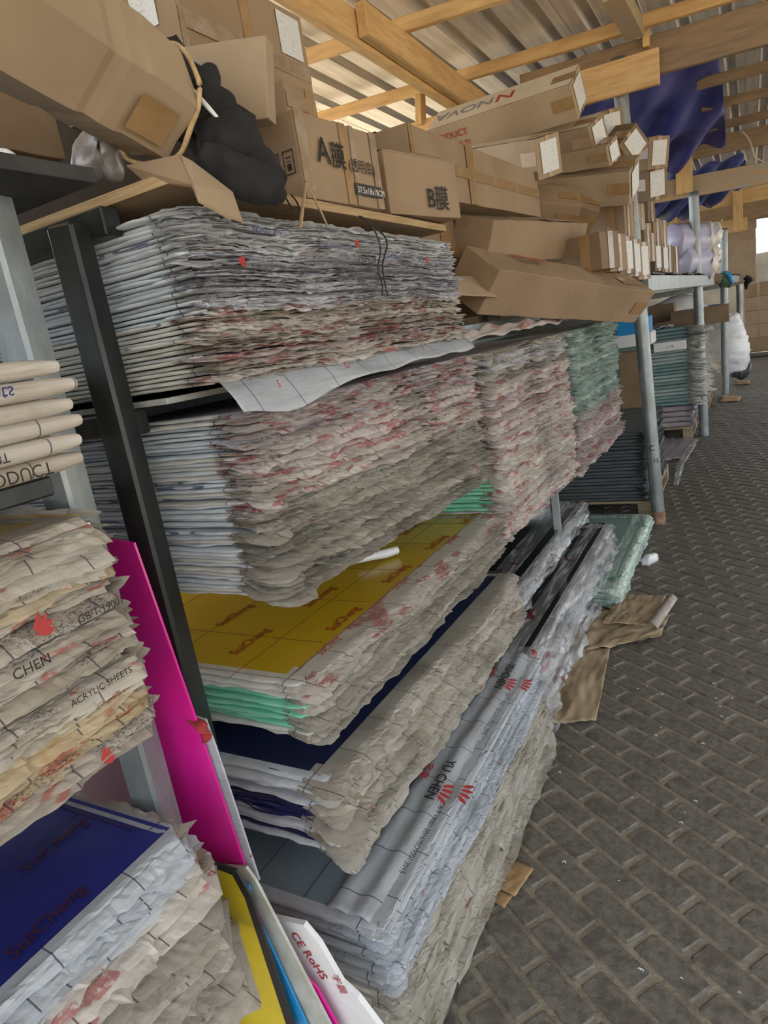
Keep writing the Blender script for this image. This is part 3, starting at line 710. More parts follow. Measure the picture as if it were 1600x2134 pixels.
# left rack stacks (nearer the camera)
def leftstack(z0, z1, n_, yfar, x, seed, **k):
    return stack((x, yfar - 1.22, 0), 1.3, 1.22, z0, z1, n_, seed=seed, **k)
L1 = []
for k_ in range(6):
    rg1 = np.random.default_rng(70 + k_); tt = .0258; vs_, fs = [], []
    NY = 46; ys = np.linspace(-.6, .62 + rg1.uniform(-.012, .012), NY); prof = [(-.9, 0), (-.012, 0), (-.003, .004), (0, .011), (0, .017), (-.004, .023), (-.014, .0255), (-.9, .0255)]
    wx = noise1(ys, 10, rg1, .004); wz = noise1(ys, 7, rg1, .0016)
    for i_, y_ in enumerate(ys):
        e_ = 1 - max(0, (i_ - NY + 3) / 2) ** 2 * .3
        for (x_, z_) in prof: vs_.append((x_ + wx[i_], y_, (z_ - .0128) * e_ + .0128 + wz[i_]))
    for i_ in range(NY - 1):
        for q_ in range(7): fs.append((i_ * 8 + q_, (i_ + 1) * 8 + q_, (i_ + 1) * 8 + q_ + 1, i_ * 8 + q_ + 1))
    fs.append(tuple(range(7, -1, -1))); fs.append(tuple((NY - 1) * 8 + q_ for q_ in range(8)))
    o = link('acrylic_sheet', mesh('acrylic_sheet', vs_, fs, True), M['f_fold']); o.location = (-.832 + rg1.uniform(-.006, .004), 0, 1.546 + k_ * tt)
    tag(o, 'uppermost rounded film-folded sheet of the small stack at the left edge' if k_ == 5 else 'thick rounded film-folded sheet in the small stack at the left edge', 'acrylic sheet', 'sheets in the small left stack')
    L1.append(o)
for k_ in (1, 2):      # torn film tongues sticking out between the folds
    o = link('film_tongue', patch('film_tongue', (-.84, .45, .004), (-.84, .62, .004), (-.835, .70, -.004 + k_ * .006), (-.81, .5, -.006), 14, 6, lambda u, v: (0, 0, .006 * math.sin(u * 5 + k_)), .0006), M['f_tan'], L1[k_])
L2 = stack((-.865, -.61, 0), 1.3, 1.23, 1.13, 1.475, 26, ['f_tan'], 'f_tan', 'white',
      'tan film-wrapped sheet in the big stack at the left edge', 'sheets in the big left stack', 22, .026, .013, .005,
      film_fn=lambda u, r: 'f_yellowtan' if r.random() < .25 else 'f_tan', sag=.006, topmat='yellow',
      toplabel='yellow-topped sheet crowning the big stack at the left edge', toprim=.05, slope0=.0)
L3 = stack((-.875, -.60, 0), 1.3, 1.235, .60, .905, 22, ['f_dirty'], 'f_dirty', 'white',
      lambda u: ('cream printed sheet just under the royal blue sheet at lower left', 'upper sheets of the lower left stack') if u > .55 else ('dusty grey-tan sheet low in the lower left stack', 'lower sheets of the lower left stack'), 'sheets in the lower left stack', 23, .036, .018, .006,
      film_fn=lambda u, r: 'f_clear' if u > .85 else ('f_cream' if u > .55 else 'f_dirty'), sag=.006, topmat='blue',
      toplabel='royal blue acrylic sheet with maroon lettering at lower left', toprim=.018,
      fw_fn=lambda u: .022 + .03 * (1 - u))
# far-end flaps of the left stacks (towards the posts)
def far_flaps(objs, L, D, fwn, mats, seed, amp=.012):
    rg = np.random.default_rng(seed)
    for ob in objs:
        vs_, fs = [], []; N = 60; s = np.linspace(0, .55, N)
        wd = fwn * (1 + .5 * noise1(s, 14, rg) + .3 * noise1(s, 50, rg)) * np.exp(-s * .8); wd = np.maximum(wd, .004)
        z = noise1(s, 10, rg, amp) + noise1(s, 35, rg, amp * .5)
        for i in range(N): vs_.append((.01 - s[i], L - .01, .006))
        for i in range(N): vs_.append((.012 - s[i], L + wd[i] * .5, .006 + z[i] * .5))
        for i in range(N): vs_.append((.012 - s[i], L + wd[i], .004 + z[i] + .004))
        for r in range(2):
            for i in range(N - 1): fs.append((r * N + i, r * N + i + 1, (r + 1) * N + i + 1, (r + 1) * N + i))
        link('film_flap', mesh('film_flap', vs_, fs, True), M[mats[rg.integers(len(mats))]], ob)
far_flaps(L2, 1.23, 1.3, .018, ['f_tan', 'f_tan', 'f_dirty'], 3)
far_flaps(L3, 1.235, 1.3, .026, ['f_clear', 'f_dirty', 'f_dirty'], 4)
for (px_, py_, s_, sz, mt) in ((165, 1300, 'GB/T 19001', .016, 'black_print'), (60, 1250, 'ISO9001:2015', .013, 'grey_print'), (150, 1475, 'ACRYLIC SHEETS', .014, 'black_print'), (30, 1420, 'CHEN', .020, 'black_print')):
    text('lettering', s_, sz, M[mt], frame(P(px_, py_, x=-.822), (0, 1, -.02), (1, 0, .1)), L2[12])
for (px_, py_, sc) in ((75, 1320, 1.0), (215, 1590, .8)):
    for a_ in (-.2, .25, .7, 1.15):
        e = link('emblem_petal', mesh('emblem_petal', [(0, -.003 * sc, 0), (.018 * sc, -.007 * sc, 0), (.030 * sc, .002 * sc, 0), (.006 * sc, .005 * sc, 0)], [(0, 1, 2, 3)]), M['red_print'])
        e.matrix_world = frame(P(px_, py_, x=-.821), (0, math.cos(a_), math.sin(a_)), (1, 0, .1)); child(e, L2[12])
for (y_, s_, mt) in ((1.30, 'YU CHEN', 'black_print'), (1.62, 'CE RoHS', 'red_print'), (1.92, 'YU CHEN', 'black_print'), (1.12, 'CE RoHS', 'red_print')):
    text('lettering', s_, .030, M[mt], frame(Vector((-.865, y_ , .742 - .02 * y_ * .0 - .02 * y_)), (0, -1, 0), (.15, 0, 1)), S4[-1], (1, 1), 0, .0006)
# supports for the left stacks
rail((-.95, -.6, 1.10), (-.95, .66, 1.10), .04, .04, 'dark rail under the big left stack')
rail((-.95, -.6, 1.52), (-.95, .62, 1.52), .04, .03, 'dark rail under the small left stack')
rail((-.95, -.6, .575), (-.95, .68, .575), .04, .04, 'dark rail under the lower left stack')

# printed lettering and grid lines on the flat tops
def toptext(s, px, py, z, d, size, mat, parent, mirror=(1, 1), sx=1.0, shear=0, bold=.0):
    o_ = P(px, py, z=z); return text('lettering', s, size, M[mat], frame(o_, d, (0, 0, 1)), parent, mirror, shear, bold, sx)
def topline(x0, y0, x1, y1, z, mat, parent, w_=.0022, name='printed_line'):
    a = Vector((x0, y0, z)); b = Vector((x1, y1, z)); return bar(name, a, b, w_, .0004, M[mat], parent, (0, 0, 1), 0)
for (y_, dx) in ((1.15, 0), (1.55, 0), (1.95, 0)):
    text('lettering', 'SuiCheng', .030, M['red_print'], frame(Vector((-.905, y_, .9585)), (0, 1, 0), (.15, 0, 1)), S3[-1], (1, 1), .2, .0004, .8)
zt = .9535
for xx in (-1.08, -1.33, -1.58, -1.83): topline(xx, 1.015, xx, 2.28, zt, 'orange_line', S3[-1])
for yy in (1.22, 1.47, 1.72, 1.97, 2.2): topline(-.95, yy, -2.3, yy, zt, 'orange_line', S3[-1])
for (px, py) in ((492, 1365), (695, 1315), (462, 1305), (645, 1265), (810, 1215), (900, 1145), (845, 1115), (970, 1092), (720, 1150), (432, 1228), (800, 1090), (590, 1200), (520, 1215)):
    toptext('SuiCheng', px, py, zt + .0006, (0, 1, 0), .047, 'dkred_print', S3[-1], bold=.0005, shear=.15, sx=.82)
zt = .9045
zt = .9052
for xx in (-1.10, -1.42): topline(xx, -.5, xx, .60, zt, 'navy_line', L3[-1])
for yy in (.1, .35, .60): topline(-.95, yy, -2.1, yy, zt, 'dkred_blue', L3[-1])
for (px, py) in ((52, 1822), (25, 2004), (-60, 1740)):
    toptext('SuiCheng', px, py, zt + .0008, (-.05, 1, 0), .040, 'dkred_blue', L3[-1], bold=.0005, shear=.25, sx=.85)
zt = .4995
zt = .4405
for xx in (-.93, -1.08, -1.28, -1.56): topline(xx, .94, xx, 2.15, zt, 'navy_line', S5[-1], .002)
for yy in (1.10, 1.35, 1.6, 1.85, 2.1): topline(-.76, yy, -2.2, yy, zt, 'navy_line', S5[-1], .002)
# loose clear film band along the front of the bottom stack with lettering
band = link('printed_band', patch('printed_band', (-.86, .935, .4435), (-.86, 2.17, .4435), (-.700, 2.17, .432), (-.700, .935, .424), 90, 14,
     lambda u, v: (0, 0, .010 * math.sin(math.pi * v) + .006 * math.sin(v * 14 + mn.noise(Vector((u * 3, 1, 1))) * 2.0) * math.sin(math.pi * v) + mn.noise(Vector((u * 25, v * 6, 2))) * .0025), .0005), M['f_clear'])
child(band, S5[-1])
dT = (-.10, -1, 0)
for (px, py, s_, sz, mt, bd) in ((905, 1715, 'YU', .042, 'black_print', .001), (1012, 1480, 'YU', .034, 'black_print', .001)): pass
def bandtext(s_, x, y, size, mt, bold=.0006, sx=1, dz=.018, d=(0, -1, 0)):
    return text('lettering', s_, size, M[mt], frame(Vector((x + .05, y - .04, .4400 + dz)), d, (0.12, 0, 1)), S5[-1], (1, 1), 0, bold, sx)
for y0 in (1.40, 1.98):
    bandtext('YU CHEN', -.84, y0 + .13, .040, 'black_print', .0012)
    bandtext('宇晨', -.895, y0 + .10, .034, 'red_print', .001)
    bandtext('YU CHEN', -.94, y0 + .13, .040, 'grey_print', .0002, 1, .006)
    for k_, (dx, dy) in enumerate(((.0, 0), (.045, .03))):   # red petal emblem
        for a_ in (-.5, -.15, .2, .55):
            vsE = []; fsE = []
            for q in range(7):
                t_ = q / 6; r_ = .006 * math.sin(math.pi * t_) ** .7 + .0006; vsE += [(t_ * .034, -r_, 0), (t_ * .034, r_, 0)]
                if q: fsE.append((2 * q - 2, 2 * q, 2 * q + 1, 2 * q - 1))
            e = link('emblem_petal', mesh('emblem_petal', vsE, fsE), M['red_print'])
            e.matrix_world = Matrix.Translation((-.755 + dx, y0 - .05 + dy + a_ * .035, .462 - dx * .3)) @ Matrix.Rotation(.28, 4, 'Y') @ Matrix.Rotation(a_, 4, 'Z'); child(e, S5[-1])
bandtext('CE RoHS', -.975, 1.52, .04, 'red_print', .0008, 1, .006)
bandtext('CE RoHS', -.975, 2.10, .04, 'red_print', .0008, 1, .006)
bandtext('GB/T 19001-2016/ISO9001:2015', -.790, 1.36, .020, 'black_print', .0003, .95, .014)
bandtext('PREMIUM ACRYLIC SHEET', -.82, 1.34, .014, 'grey_print', .0002, .95, .016)
bandtext('GB/T 19001-2016/ISO9001:2015', -.790, 1.93, .020, 'black_print', .0003, .95, .014)
# draped dusty paper under the bottom stack's front
for i, (y0, y1, z0_, s_) in enumerate(((.92, 1.55, .30, 1), (1.15, 1.95, .26, 2), (1.55, 2.20, .24, 3))):
    o = link('dust_sheet', patch('dust_sheet', (-.714, y0, z0_), (-.714, y1, z0_ + .02), (-.700 + .004 * i, y1 + .03, .03), (-.694 + .004 * i, y0 + .02, .008), 70, 16,
        lambda u, v, s_=s_: (mn.noise(Vector((u * 6 + v * 3 + s_, v * 9, s_))) * .022 + .004 * math.sin(v * 26 + u * 6 + s_ * 2), 0, mn.noise(Vector((u * 10, v * 2, s_))) * .03 * v * (1 - .5 * v)), .001), M['f_dirty'])
    tag(o, ('nearest', 'middle', 'farthest')[i] + ' dusty crumpled film sheet draped down the front of the bottom stack', 'film')
# lettering on the left stacks' folded film (mirrored, seen from the back)
for (s_, y_, z_, sz, mt, mir) in (('Acrylic Sheets', .15, 1.657, .030, 'blue_print', (1, -1)), ('GB/T 19001/ISO45001:2018', .05, 1.624, .024, 'blue_print', (1, -1)),
                                  ('Technology Manufacture', .10, 1.590, .024, 'black_print', (1, -1)), ('GB/T 16102-2016T', .12, 1.567, .022, 'grey_print', (1, -1)),
                                  ('HONOR-PRODUCT', .30, 1.542, .030, 'black_print', (-1, -1))):
    pass
zrow = (1.684, 1.657, 1.631, 1.605, 1.578, 1.553)
faceL = []
for k_, (s_, y_, sz, mt, mir) in enumerate((('HONOR-PRODUCT', .345, .024, 'black_print', (1, -1)), ('GB/T 16102-2018T', .36, .018, 'black_print', (1, -1)),
                                          ('Technology Manufacture', .28, .021, 'black_print', (1, -1)), ('GB/T 19001/ISO45001:2018', .22, .023, 'blue_print', (1, -1)),
                                          ('Acrylic Sheets', .385, .026, 'blue_print', (1, -1)))):
    zc = 1.545 + (k_ + .5) * .02583
    y0 = y_
    mw = frame(Vector((-.8245, y0, zc + sz * .35)), (0, 1, 0), (1, 0, 0))
    text('lettering', s_, sz, M[mt], mw, L1[min(k_, 5)], mir, 0, .0004)

# thin crumpled sheets lying above the pinkish stack
o = link('loose_film', patch('loose_film', P(965, 690, x=-.9), P(1180, 655, x=-.9), P(1185, 668, x=-.84), P(960, 712, x=-.84), 60, 8,
     lambda u, v: (0, 0, mn.noise(Vector((u * 9, v * 2, 4))) * .02), .004), M['f_pinkish']); tag(o, 'crumpled printed film lying on the rail above the pinkish stack', 'film')
# black string round the topmost stack
o = link('string', tube('string', [(XF + .03, 1.53, 1.955), (XF + .05, 1.55, 1.93), (XF + .055, 1.57, 1.88), (XF + .05, 1.55, 1.83), (XF + .05, 1.56, 1.79), (XF + .05, 1.55, 1.765)], .0022, 6), M['string'])
tag(o, 'thin black string hanging down the topmost sheet stack', 'string')
o = link('string', tube('string', [(XF + .03, 1.54, 1.955), (XF + .055, 1.575, 1.92), (XF + .06, 1.60, 1.89), (XF + .052, 1.575, 1.84), (XF + .05, 1.575, 1.80), (XF + .05, 1.58, 1.765)], .0022, 6), M['string'])
tag(o, 'second black string twisted beside the first on the topmost stack', 'string')
# pale twig of rolled paper on the yellow sheet
a = P(742, 1172, z=.975); b = P(828, 1146, z=.975)
o = link('rolled_paper', tube('rolled_paper', [a, a.lerp(b, .3) + Vector((0, 0, .004)), a.lerp(b, .7), b], [.004, .013, .016, .013], 12, .002, 3), M['white'])
tag(o, 'small white crumpled roll of tissue lying on the yellow sheet', 'rolled paper')

# ------------------------------------------------------------------ black wrapped packs and green pack on the floor
BK = stack((-.82, 2.36, 0), 1.1, 1.85, .03, .33, 7, ['c_clear'], 'c_clear', 'black_film',
      'black sheet in shiny clear wrap in the low pile beside the aisle', 'black sheets in clear wrap', 31, .050, .025, .006, leaves=2, step=.03, endw=.03,
      toplabel='top black sheet of the low pile with loose clear wrap', toprim=.12, rag=.3, jitter=.03, sag=.008)
BK2 = stack((-1.02, 2.62, 0), .9, 1.7, .345, .44, 3, ['c_clear'], 'c_clear', 'black_film',
      'black sheet in clear wrap in the small pile set back on the low pile', 'set back black sheets', 32, .045, .025, .007, leaves=2, step=.03, endw=.04,
      toplabel='highest black sheet set back behind the low pile', toprim=.18, rag=.3, jitter=.03, sag=.008)
for ob, yy, xx, zz in ((BK[-1], 2.9, -.80, .345), (BK[-1], 3.6, -.80, .345)):
    for a_ in (-.4, 0, .4):
        e = link('emblem_petal', mesh('emblem_petal', [(0, -.008, 0), (.06, -.012, 0), (.075, .004, 0), (.01, .01, 0)], [(0, 1, 2, 3)]), M['red_print'])
        e.matrix_world = Matrix.Translation((xx, yy + a_ * .05, zz)) @ Matrix.Rotation(a_ + .3, 4, 'Z'); child(e, ob)
GP = stack((-.69, 3.58, 0), .75, 1.45, .01, .13, 5, ['c_green'], 'f_green', 'greenglass',
      'pale sea-green clear sheet in the low pile near the pipe post', 'sea-green sheets on the floor', 33, .03, .01, .005, step=.02,
      toplabel='top sea-green sheet of the low pile near the pipe post', toprim=.10)

# brown paper sheets on the floor
def floorpatch(name, pts, nu, nv, amp, thick, mat, label, cat, z=.006, seed=0, fold=0.0):
    c = [P(*p, z=z) for p in pts]
    o = link(name, patch(name, c[0], c[1], c[2], c[3], nu, nv, lambda u, v: (0, 0, amp * (.6 + mn.noise(Vector((u * 4 + seed, v * 4, seed))) + .6 * mn.noise(Vector((u * 11, v * 9, seed)))) + fold * math.sin(u * 9 + v * 4) * .5), thick), M[mat])
    tag(o, label, cat); return o
floorpatch('brown_paper', ((1090, 1512), (1242, 1505), (1272, 1350), (1150, 1340)), 40, 30, .010, .001, 'brownpaper', 'stained brown paper sheet nearest the camera beside the black pile', 'paper', seed=2, fold=.004)
floorpatch('brown_paper', ((1170, 1370), (1375, 1330), (1395, 1285), (1215, 1270)), 44, 26, .016, .001, 'brownpaper', 'crumpled brown paper across the middle of the paper heap', 'paper', .016, 5, .006)
floorpatch('brown_paper', ((1255, 1300), (1350, 1305), (1388, 1245), (1290, 1238)), 30, 20, .012, .001, 'brownpaper', 'brown paper corner folded under the rolled edge', 'paper', .03, 8)
a = P(1392, 1250, z=.03); b = P(1355, 1310, z=.03)
o = link('paper_fold', patch('paper_fold', P(1345, 1300, z=.05), P(1370, 1310, z=.05), P(1412, 1248, z=.05), P(1392, 1240, z=.05), 8, 16, lambda u, v: (0, 0, .02 * math.sin(math.pi * u)), .001), M['f_tan'])
tag(o, 'pale turned-up edge of the brown paper heap pointing down the aisle', 'paper')
k1 = floorpatch('cardboard_scrap', ((1003, 1832), (1072, 1870), (1112, 1812), (1047, 1785)), 12, 8, .006, .002, 'kraft', 'square kraft cardboard scrap lying on the pavers', 'cardboard', .012)
k2 = floorpatch('cardboard_scrap', ((985, 1852), (1050, 1893), (1068, 1868), (1000, 1832)), 12, 6, .004, .002, 'kraft', 'torn kraft strip with a pen scribble, half under the square scrap', 'cardboard', .005)
o = link('crumpled_wrapper', tube('crumpled_wrapper', [P(1335, 1172, z=.03), P(1350, 1168, z=.035), P(1366, 1160, z=.03)], [.02, .035, .02], 12, .018, 7), M['white'])
tag(o, 'small white crumpled plastic wrapper on the pavers by the sea-green pile', 'wrapper')
rg = random.Random(9)
for i in range(26):
    px = 1120 + rg.random() * 420; py = 1420 + rg.random() * 650
    q = P(px, py, z=.003); s_ = rg.uniform(.003, .007)
    o = link('paper_fleck', tube('paper_fleck', [q, q + Vector((s_, s_ * .6, .002)), q + Vector((s_ * 1.8, -s_ * .4, .001))], s_ * .28, 5, .001, i, 2), M['white'])
    tag(o, 'tiny white fleck of film litter on the pavers', 'litter', 'white flecks on the pavers')
for i in range(14):
    t_ = i / 13; px = 905 + 190 * t_; py = 2090 - 500 * t_
    q = P(px + rg.uniform(2, 22), py, z=.004); s_ = rg.uniform(.008, .016)
    o = link('paper_scrap', tube('paper_scrap', [q, q + Vector((s_, s_ * .6, .012)), q + Vector((s_ * .4, s_ * 1.8, .006))], s_ * .4, 6, .004, i + 60, 3), M['f_endcream'])
    tag(o, 'small curled scrap of torn film at the foot of the bottom stack', 'litter', 'torn film scraps along the bottom stack')

# ------------------------------------------------------------------ leaning boards at the gap beside the dark post
def board(name, pts, y_, thick, mat, label, cat='acrylic board', parent=None):
    """upright board given by its corner pixels on the plane y = y_"""
    q = [P(*p, y=y_) for p in pts]; n_ = Vector((0, thick, 0))
    N = len(q); vs_ = q + [v + n_ for v in q]
    fs = [tuple(range(N)), tuple(reversed(range(N, 2 * N)))] + [(i, N + i, N + (i + 1) % N, (i + 1) % N) for i in range(N)]
    o = link(name, mesh(name, vs_, fs), M[mat])
    if parent: child(o, parent)
    else: tag(o, label, cat)
    return o
mg = board('magenta_board', ((200, 1118), (278, 1132), (400, 1480), (512, 1812), (560, 1990), (330, 1990)), .775, .005, 'magenta', 'tall bright magenta acrylic board leaning beside the dark post')
wb = board('wrapped_board', ((395, 1490), (428, 1500), (450, 1560), (540, 1835), (500, 1835)), .785, .004, 'f_clear', 'narrow board edge in torn pale film just right of the magenta one')
tf = link('torn_film', tube('torn_film', [P(388, 1490, y=.78), P(402, 1500, y=.78), P(420, 1516, y=.77), P(428, 1545, y=.775), P(405, 1545, y=.78)], [.006, .012, .012, .008, .003], 8, .006, 4, 5, .4), M['red_print']); child(tf, wb); part_label(tf, 'red printed curl of torn film')
pk = board('pink_board', ((150, 1560), (320, 1500), (395, 1810), (150, 1790)), .83, .005, 'pink', 'pale pink film-covered board behind the pale post')
gr_ = board('red_print_patch', ((325, 1510), (331, 1498), (334, 1516), (330, 1518)), .826, .001, 'red_print', '', parent=pk)
yb = board('yellow_board', ((380, 1792), (485, 1822), (512, 1870), (605, 2160), (430, 2160)), .735, .005, 'yboard', 'bright yellow board leaning at the bottom, left of the blue one')
board('board_edge', ((440, 1797), (492, 1815), (522, 1868), (618, 2160), (604, 2160), (510, 1872), (484, 1824), (440, 1806)), .733, .006, 'plydark', '', parent=yb)
bb_ = board('blue_board', ((500, 1838), (518, 1846), (530, 1900), (650, 2160), (600, 2160)), .755, .005, 'bboard', 'sky blue board leaning right of the yellow one')
wbo = board('white_board', ((445, 1803), (512, 1808), (532, 1836), (700, 2160), (640, 2160), (520, 1850), (490, 1818)), .765, .006, 'wboard', 'chipped pale board edge right of the sky blue board')
mg2 = board('magenta_board', ((605, 1990), (640, 2040), (660, 2060), (715, 2160), (672, 2160)), .775, .005, 'magenta', 'small magenta board at the bottom edge under the white wrapped one')
ww = board('wrapped_board', ((568, 1914), (632, 1928), (665, 1968), (712, 2050), (745, 2080), (805, 2160), (705, 2160), (600, 1990)), .80, .012, 'white', 'white film-wrapped board with red marks at the bottom centre')
text('lettering', 'CE RoHS', .030, M['red_print'], frame(P(604, 1945, y=.798), P(690, 2070, y=.798) - P(604, 1945, y=.798), (0, -1, 0)), ww, (1, 1), 0, .0006)
text('lettering', '宇晨', .024, M['red_print'], frame(P(690, 2030, y=.798), P(705, 2060, y=.798) - P(690, 2030, y=.798), (0, -1, 0)), ww, (1, 1), 0, .0004)

# ------------------------------------------------------------------ CARDBOARD BOXES
def carton(name, mw, L, W_, H_, mat, label, group=None, seams=(), tapes=(), labels=(), texts=(), dent=.004, seed=0, endcap=None, cat='box', cuts=10):
    """box with local x along its length; faces: F (y=0), B, T, U, N (x=0), E (x=L). tapes/labels: (face, a0, b0, a1, b1[, mat])"""
    o = link(name, box_me(name, L, W_, H_, .004, (0, 0, 0), cuts, dent, seed), M[mat]); o.matrix_world = mw; tag(o, label, cat, group)
    def fr(face):
        return {'F': ((0, -.001 - dent * .5, 0), (1, 0, 0), (0, 0, 1)), 'B': ((L, W_ + .001 + dent * .5, 0), (-1, 0, 0), (0, 0, 1)),
                'T': ((0, 0, H_ + .001 + dent * .5), (1, 0, 0), (0, 1, 0)), 'U': ((0, W_, -.001 - dent * .5), (1, 0, 0), (0, -1, 0)),
                'N': ((-.001 - dent * .5, W_, 0), (0, -1, 0), (0, 0, 1)), 'E': ((L + .001 + dent * .5, 0, 0), (0, 1, 0), (0, 0, 1))}[face]
    def quad(nm, face, a0, b0, a1, b1, mt, off=0.0):
        c, ax, ay = fr(face); c = Vector(c); ax = Vector(ax); ay = Vector(ay); nn = ax.cross(ay)
        q = [c + ax * a + ay * b + nn * off for a, b in ((a0, b0), (a1, b0), (a1, b1), (a0, b1))]
        q2 = [v - nn * .0015 for v in q]
        e = link(nm, mesh(nm, q + q2, [(0, 1, 2, 3), (7, 6, 5, 4), (0, 4, 5, 1), (1, 5, 6, 2), (2, 6, 7, 3), (3, 7, 4, 0)]), M[mt], o); return e
    for i_t, t in enumerate(tapes): quad('tape', *t[:5], t[5] if len(t) > 5 else 'tape', .0004 + .0004 * i_t)
    for t in labels: quad('paper_label', *t[:5], t[5] if len(t) > 5 else 'label', .0024)
    for (face, a, b, s_, sz, mt, *r_) in texts:
        c, ax, ay = fr(face); c = Vector(c); ax = Vector(ax); ay = Vector(ay); nn = ax.cross(ay)
        rot = r_[0] if r_ else 0.0; mir = r_[1] if len(r_) > 1 else (1, 1); sx = r_[2] if len(r_) > 2 else 1
        q = c + ax * a + ay * b + nn * .0030
        ax2 = ax * math.cos(rot) + ay * math.sin(rot)
        t = text('printing', s_, sz, M[mt], frame(q, ax2, nn), None, mir, 0, .0012 if sz > .04 else 0, sx); mwt = t.matrix_world.copy()
        t.parent = o; t.matrix_basis = mwt
    return o
def cframe(c0, c1, roll=0, up=(0, 0, 1)):
    mw = frame(c0, Vector(c1) - Vector(c0), up); return mw @ Matrix.Rotation(roll, 4, 'X')

# front-face cartons on the plywood: local x runs along the aisle (+y), y goes back (-x)
zs = 1.987
A0 = P(640, 412, z=zs); A1 = P(802, 437, z=zs)
L_ = (A1 - A0).length
ca = carton('cardboard_box', frame(A0, A1 - A0, (0, 0, 1)), L_, .20, .182, 'card', 'brown carton printed with a large A and a size strip', None,
       tapes=(('F', 0, .0, .035, .182, 'cleartape'), ('F', L_ * .50, 0, L_ * .58, .182, 'tape'), ('F', L_ * .62, 0, L_ * .68, .182, 'cleartape'), ('F', L_ * .90, 0, L_ - .004, .182, 'cleartape'), ('T', 0, .07, L_, .12)),
       labels=(('F', L_ * .60, .024, L_ * .97, .052, 'black_strip'),),
       texts=(('F', L_ * .18, .082, 'A', .078, 'black_print'), ('F', L_ * .34, .082, '膜', .062, 'black_print'), ('F', L_ * .55, .080, '(透明底)', .033, 'black_print'),
              ('F', L_ * .62, .030, '37.5x18x18CM', .021, 'pale_print')), dent=.002, seed=1, cuts=6)
for i, a_ in enumerate((.115, .155)):    # the two stacking pictograms on its end
    for (x0, z0, x1, z1) in ((0, 0, .030, .0025), (0, .0475, .030, .05), (0, 0, .0025, .05), (.0275, 0, .030, .05), (.009, .008, .021, .022), (.009, .026, .021, .028), (.008, .034, .022, .0365)):
        q = [(-.0045, .20 - (a_ + u_), .055 + w_) for u_, w_ in ((x0, z0), (x1, z0), (x1, z1), (x0, z1))]
        link('pictogram', mesh('pictogram', q, [(0, 1, 2, 3)]), M['black_print'], ca)
B0 = P(815, 442, z=zs + .005); B1 = P(962, 452, z=zs + .005); L_ = .44
cb = carton('cardboard_box', frame(B0 + Vector((-.01, .02, 0)), (B1 - B0), (0, 0, 1)), (B1 - B0).length, .25, .165, 'card', 'plain brown carton printed with a large B, beside the marked A carton', None,
       tapes=(('T', 0, .09, .3, .14),), texts=(('F', (B1 - B0).length * .50, .025, 'B膜', .074, 'black_print'),), dent=.002, seed=2, cuts=6)
for (p_, q_, h_) in (((0, .0, .165), (.30, 0, .205), .0),):
    fl = link('lid_flap', mesh('lid_flap', [(0, 0, .166), ((B1 - B0).length, 0, .166), ((B1 - B0).length - .02, .10, .215), (.03, .12, .205), (0, 0, .163), ((B1 - B0).length, 0, .163), ((B1 - B0).length - .02, .10, .212), (.03, .12, .202)],
              [(0, 1, 2, 3), (7, 6, 5, 4), (0, 4, 5, 1), (1, 5, 6, 2), (2, 6, 7, 3), (3, 7, 4, 0)]), M['card'], cb)
# long taped carton
c0 = P(868, 405, x=-1.0); c1 = P(1127, 452, x=-1.0)
LL = (c1 - c0).length
carton('cardboard_box', cframe(c0, c1), LL, .30, .225, 'card', 'long brown carton cross-taped along its side, behind the B carton', None,
       tapes=(('F', 0, .095, LL, .135), ('F', LL * .33, 0, LL * .38, .225), ('F', 0, .0, .03, .225), ('T', 0, .12, LL, .17), ('N', .0, .09, .30, .12)), dent=.004, seed=3)
# falling long carton in front of the pipe post
c0 = P(985, 592, y=2.75); c1 = P(1316, 628, y=4.35)
c1.x += 0
LL = (c1 - c0).length
carton('cardboard_box', cframe(c0, c1, math.radians(38)) @ Matrix.Translation((0, -.09, -.09)), LL, .20, .20, 'card', 'long plain carton jutting out into the aisle in front of the pipe post', None,
       tapes=(('T', LL - .34, .05, LL, .12), ('F', LL - .17, .06, LL, .13), ('E', .06, 0, .12, .2)), labels=(('E', .06, .05, .16, .17),),
       texts=(('T', .30, .15, 'WITH CARE !!!', .05, 'red_print'), ('T', .30, .105, 'MOISTURE', .04, 'black_print')), dent=.006, seed=4, cuts=16)
# open carton above it
c0 = P(985, 505, y=2.9); c1 = P(1188, 500, y=4.1); LL = (c1 - c0).length
oc = carton('cardboard_box', cframe(c0, c1, math.radians(20)) @ Matrix.Translation((0, -.08, -.08)), LL, .18, .18, 'card', 'open-ended long carton with a torn hanging flap, above the jutting one', None,
       tapes=(('T', LL - .5, .04, LL - .02, .10, 'cleartape'),), dent=.006, seed=5, cuts=14)
q = [P(1140, 478, y=3.98), P(1168, 472, y=4.0), P(1226, 505, y=4.1), P(1245, 545, y=4.1), P(1190, 540, y=4.05), P(1158, 520, y=4.0)]
fl = link('torn_flap', mesh('torn_flap', q + [v + Vector((-.004, .006, 0)) for v in q], [(0, 1, 2, 3, 4, 5), (11, 10, 9, 8, 7, 6)] + [(i, 6 + i, 6 + (i + 1) % 6, (i + 1) % 6) for i in range(6)]), M['card2']); child(fl, oc)
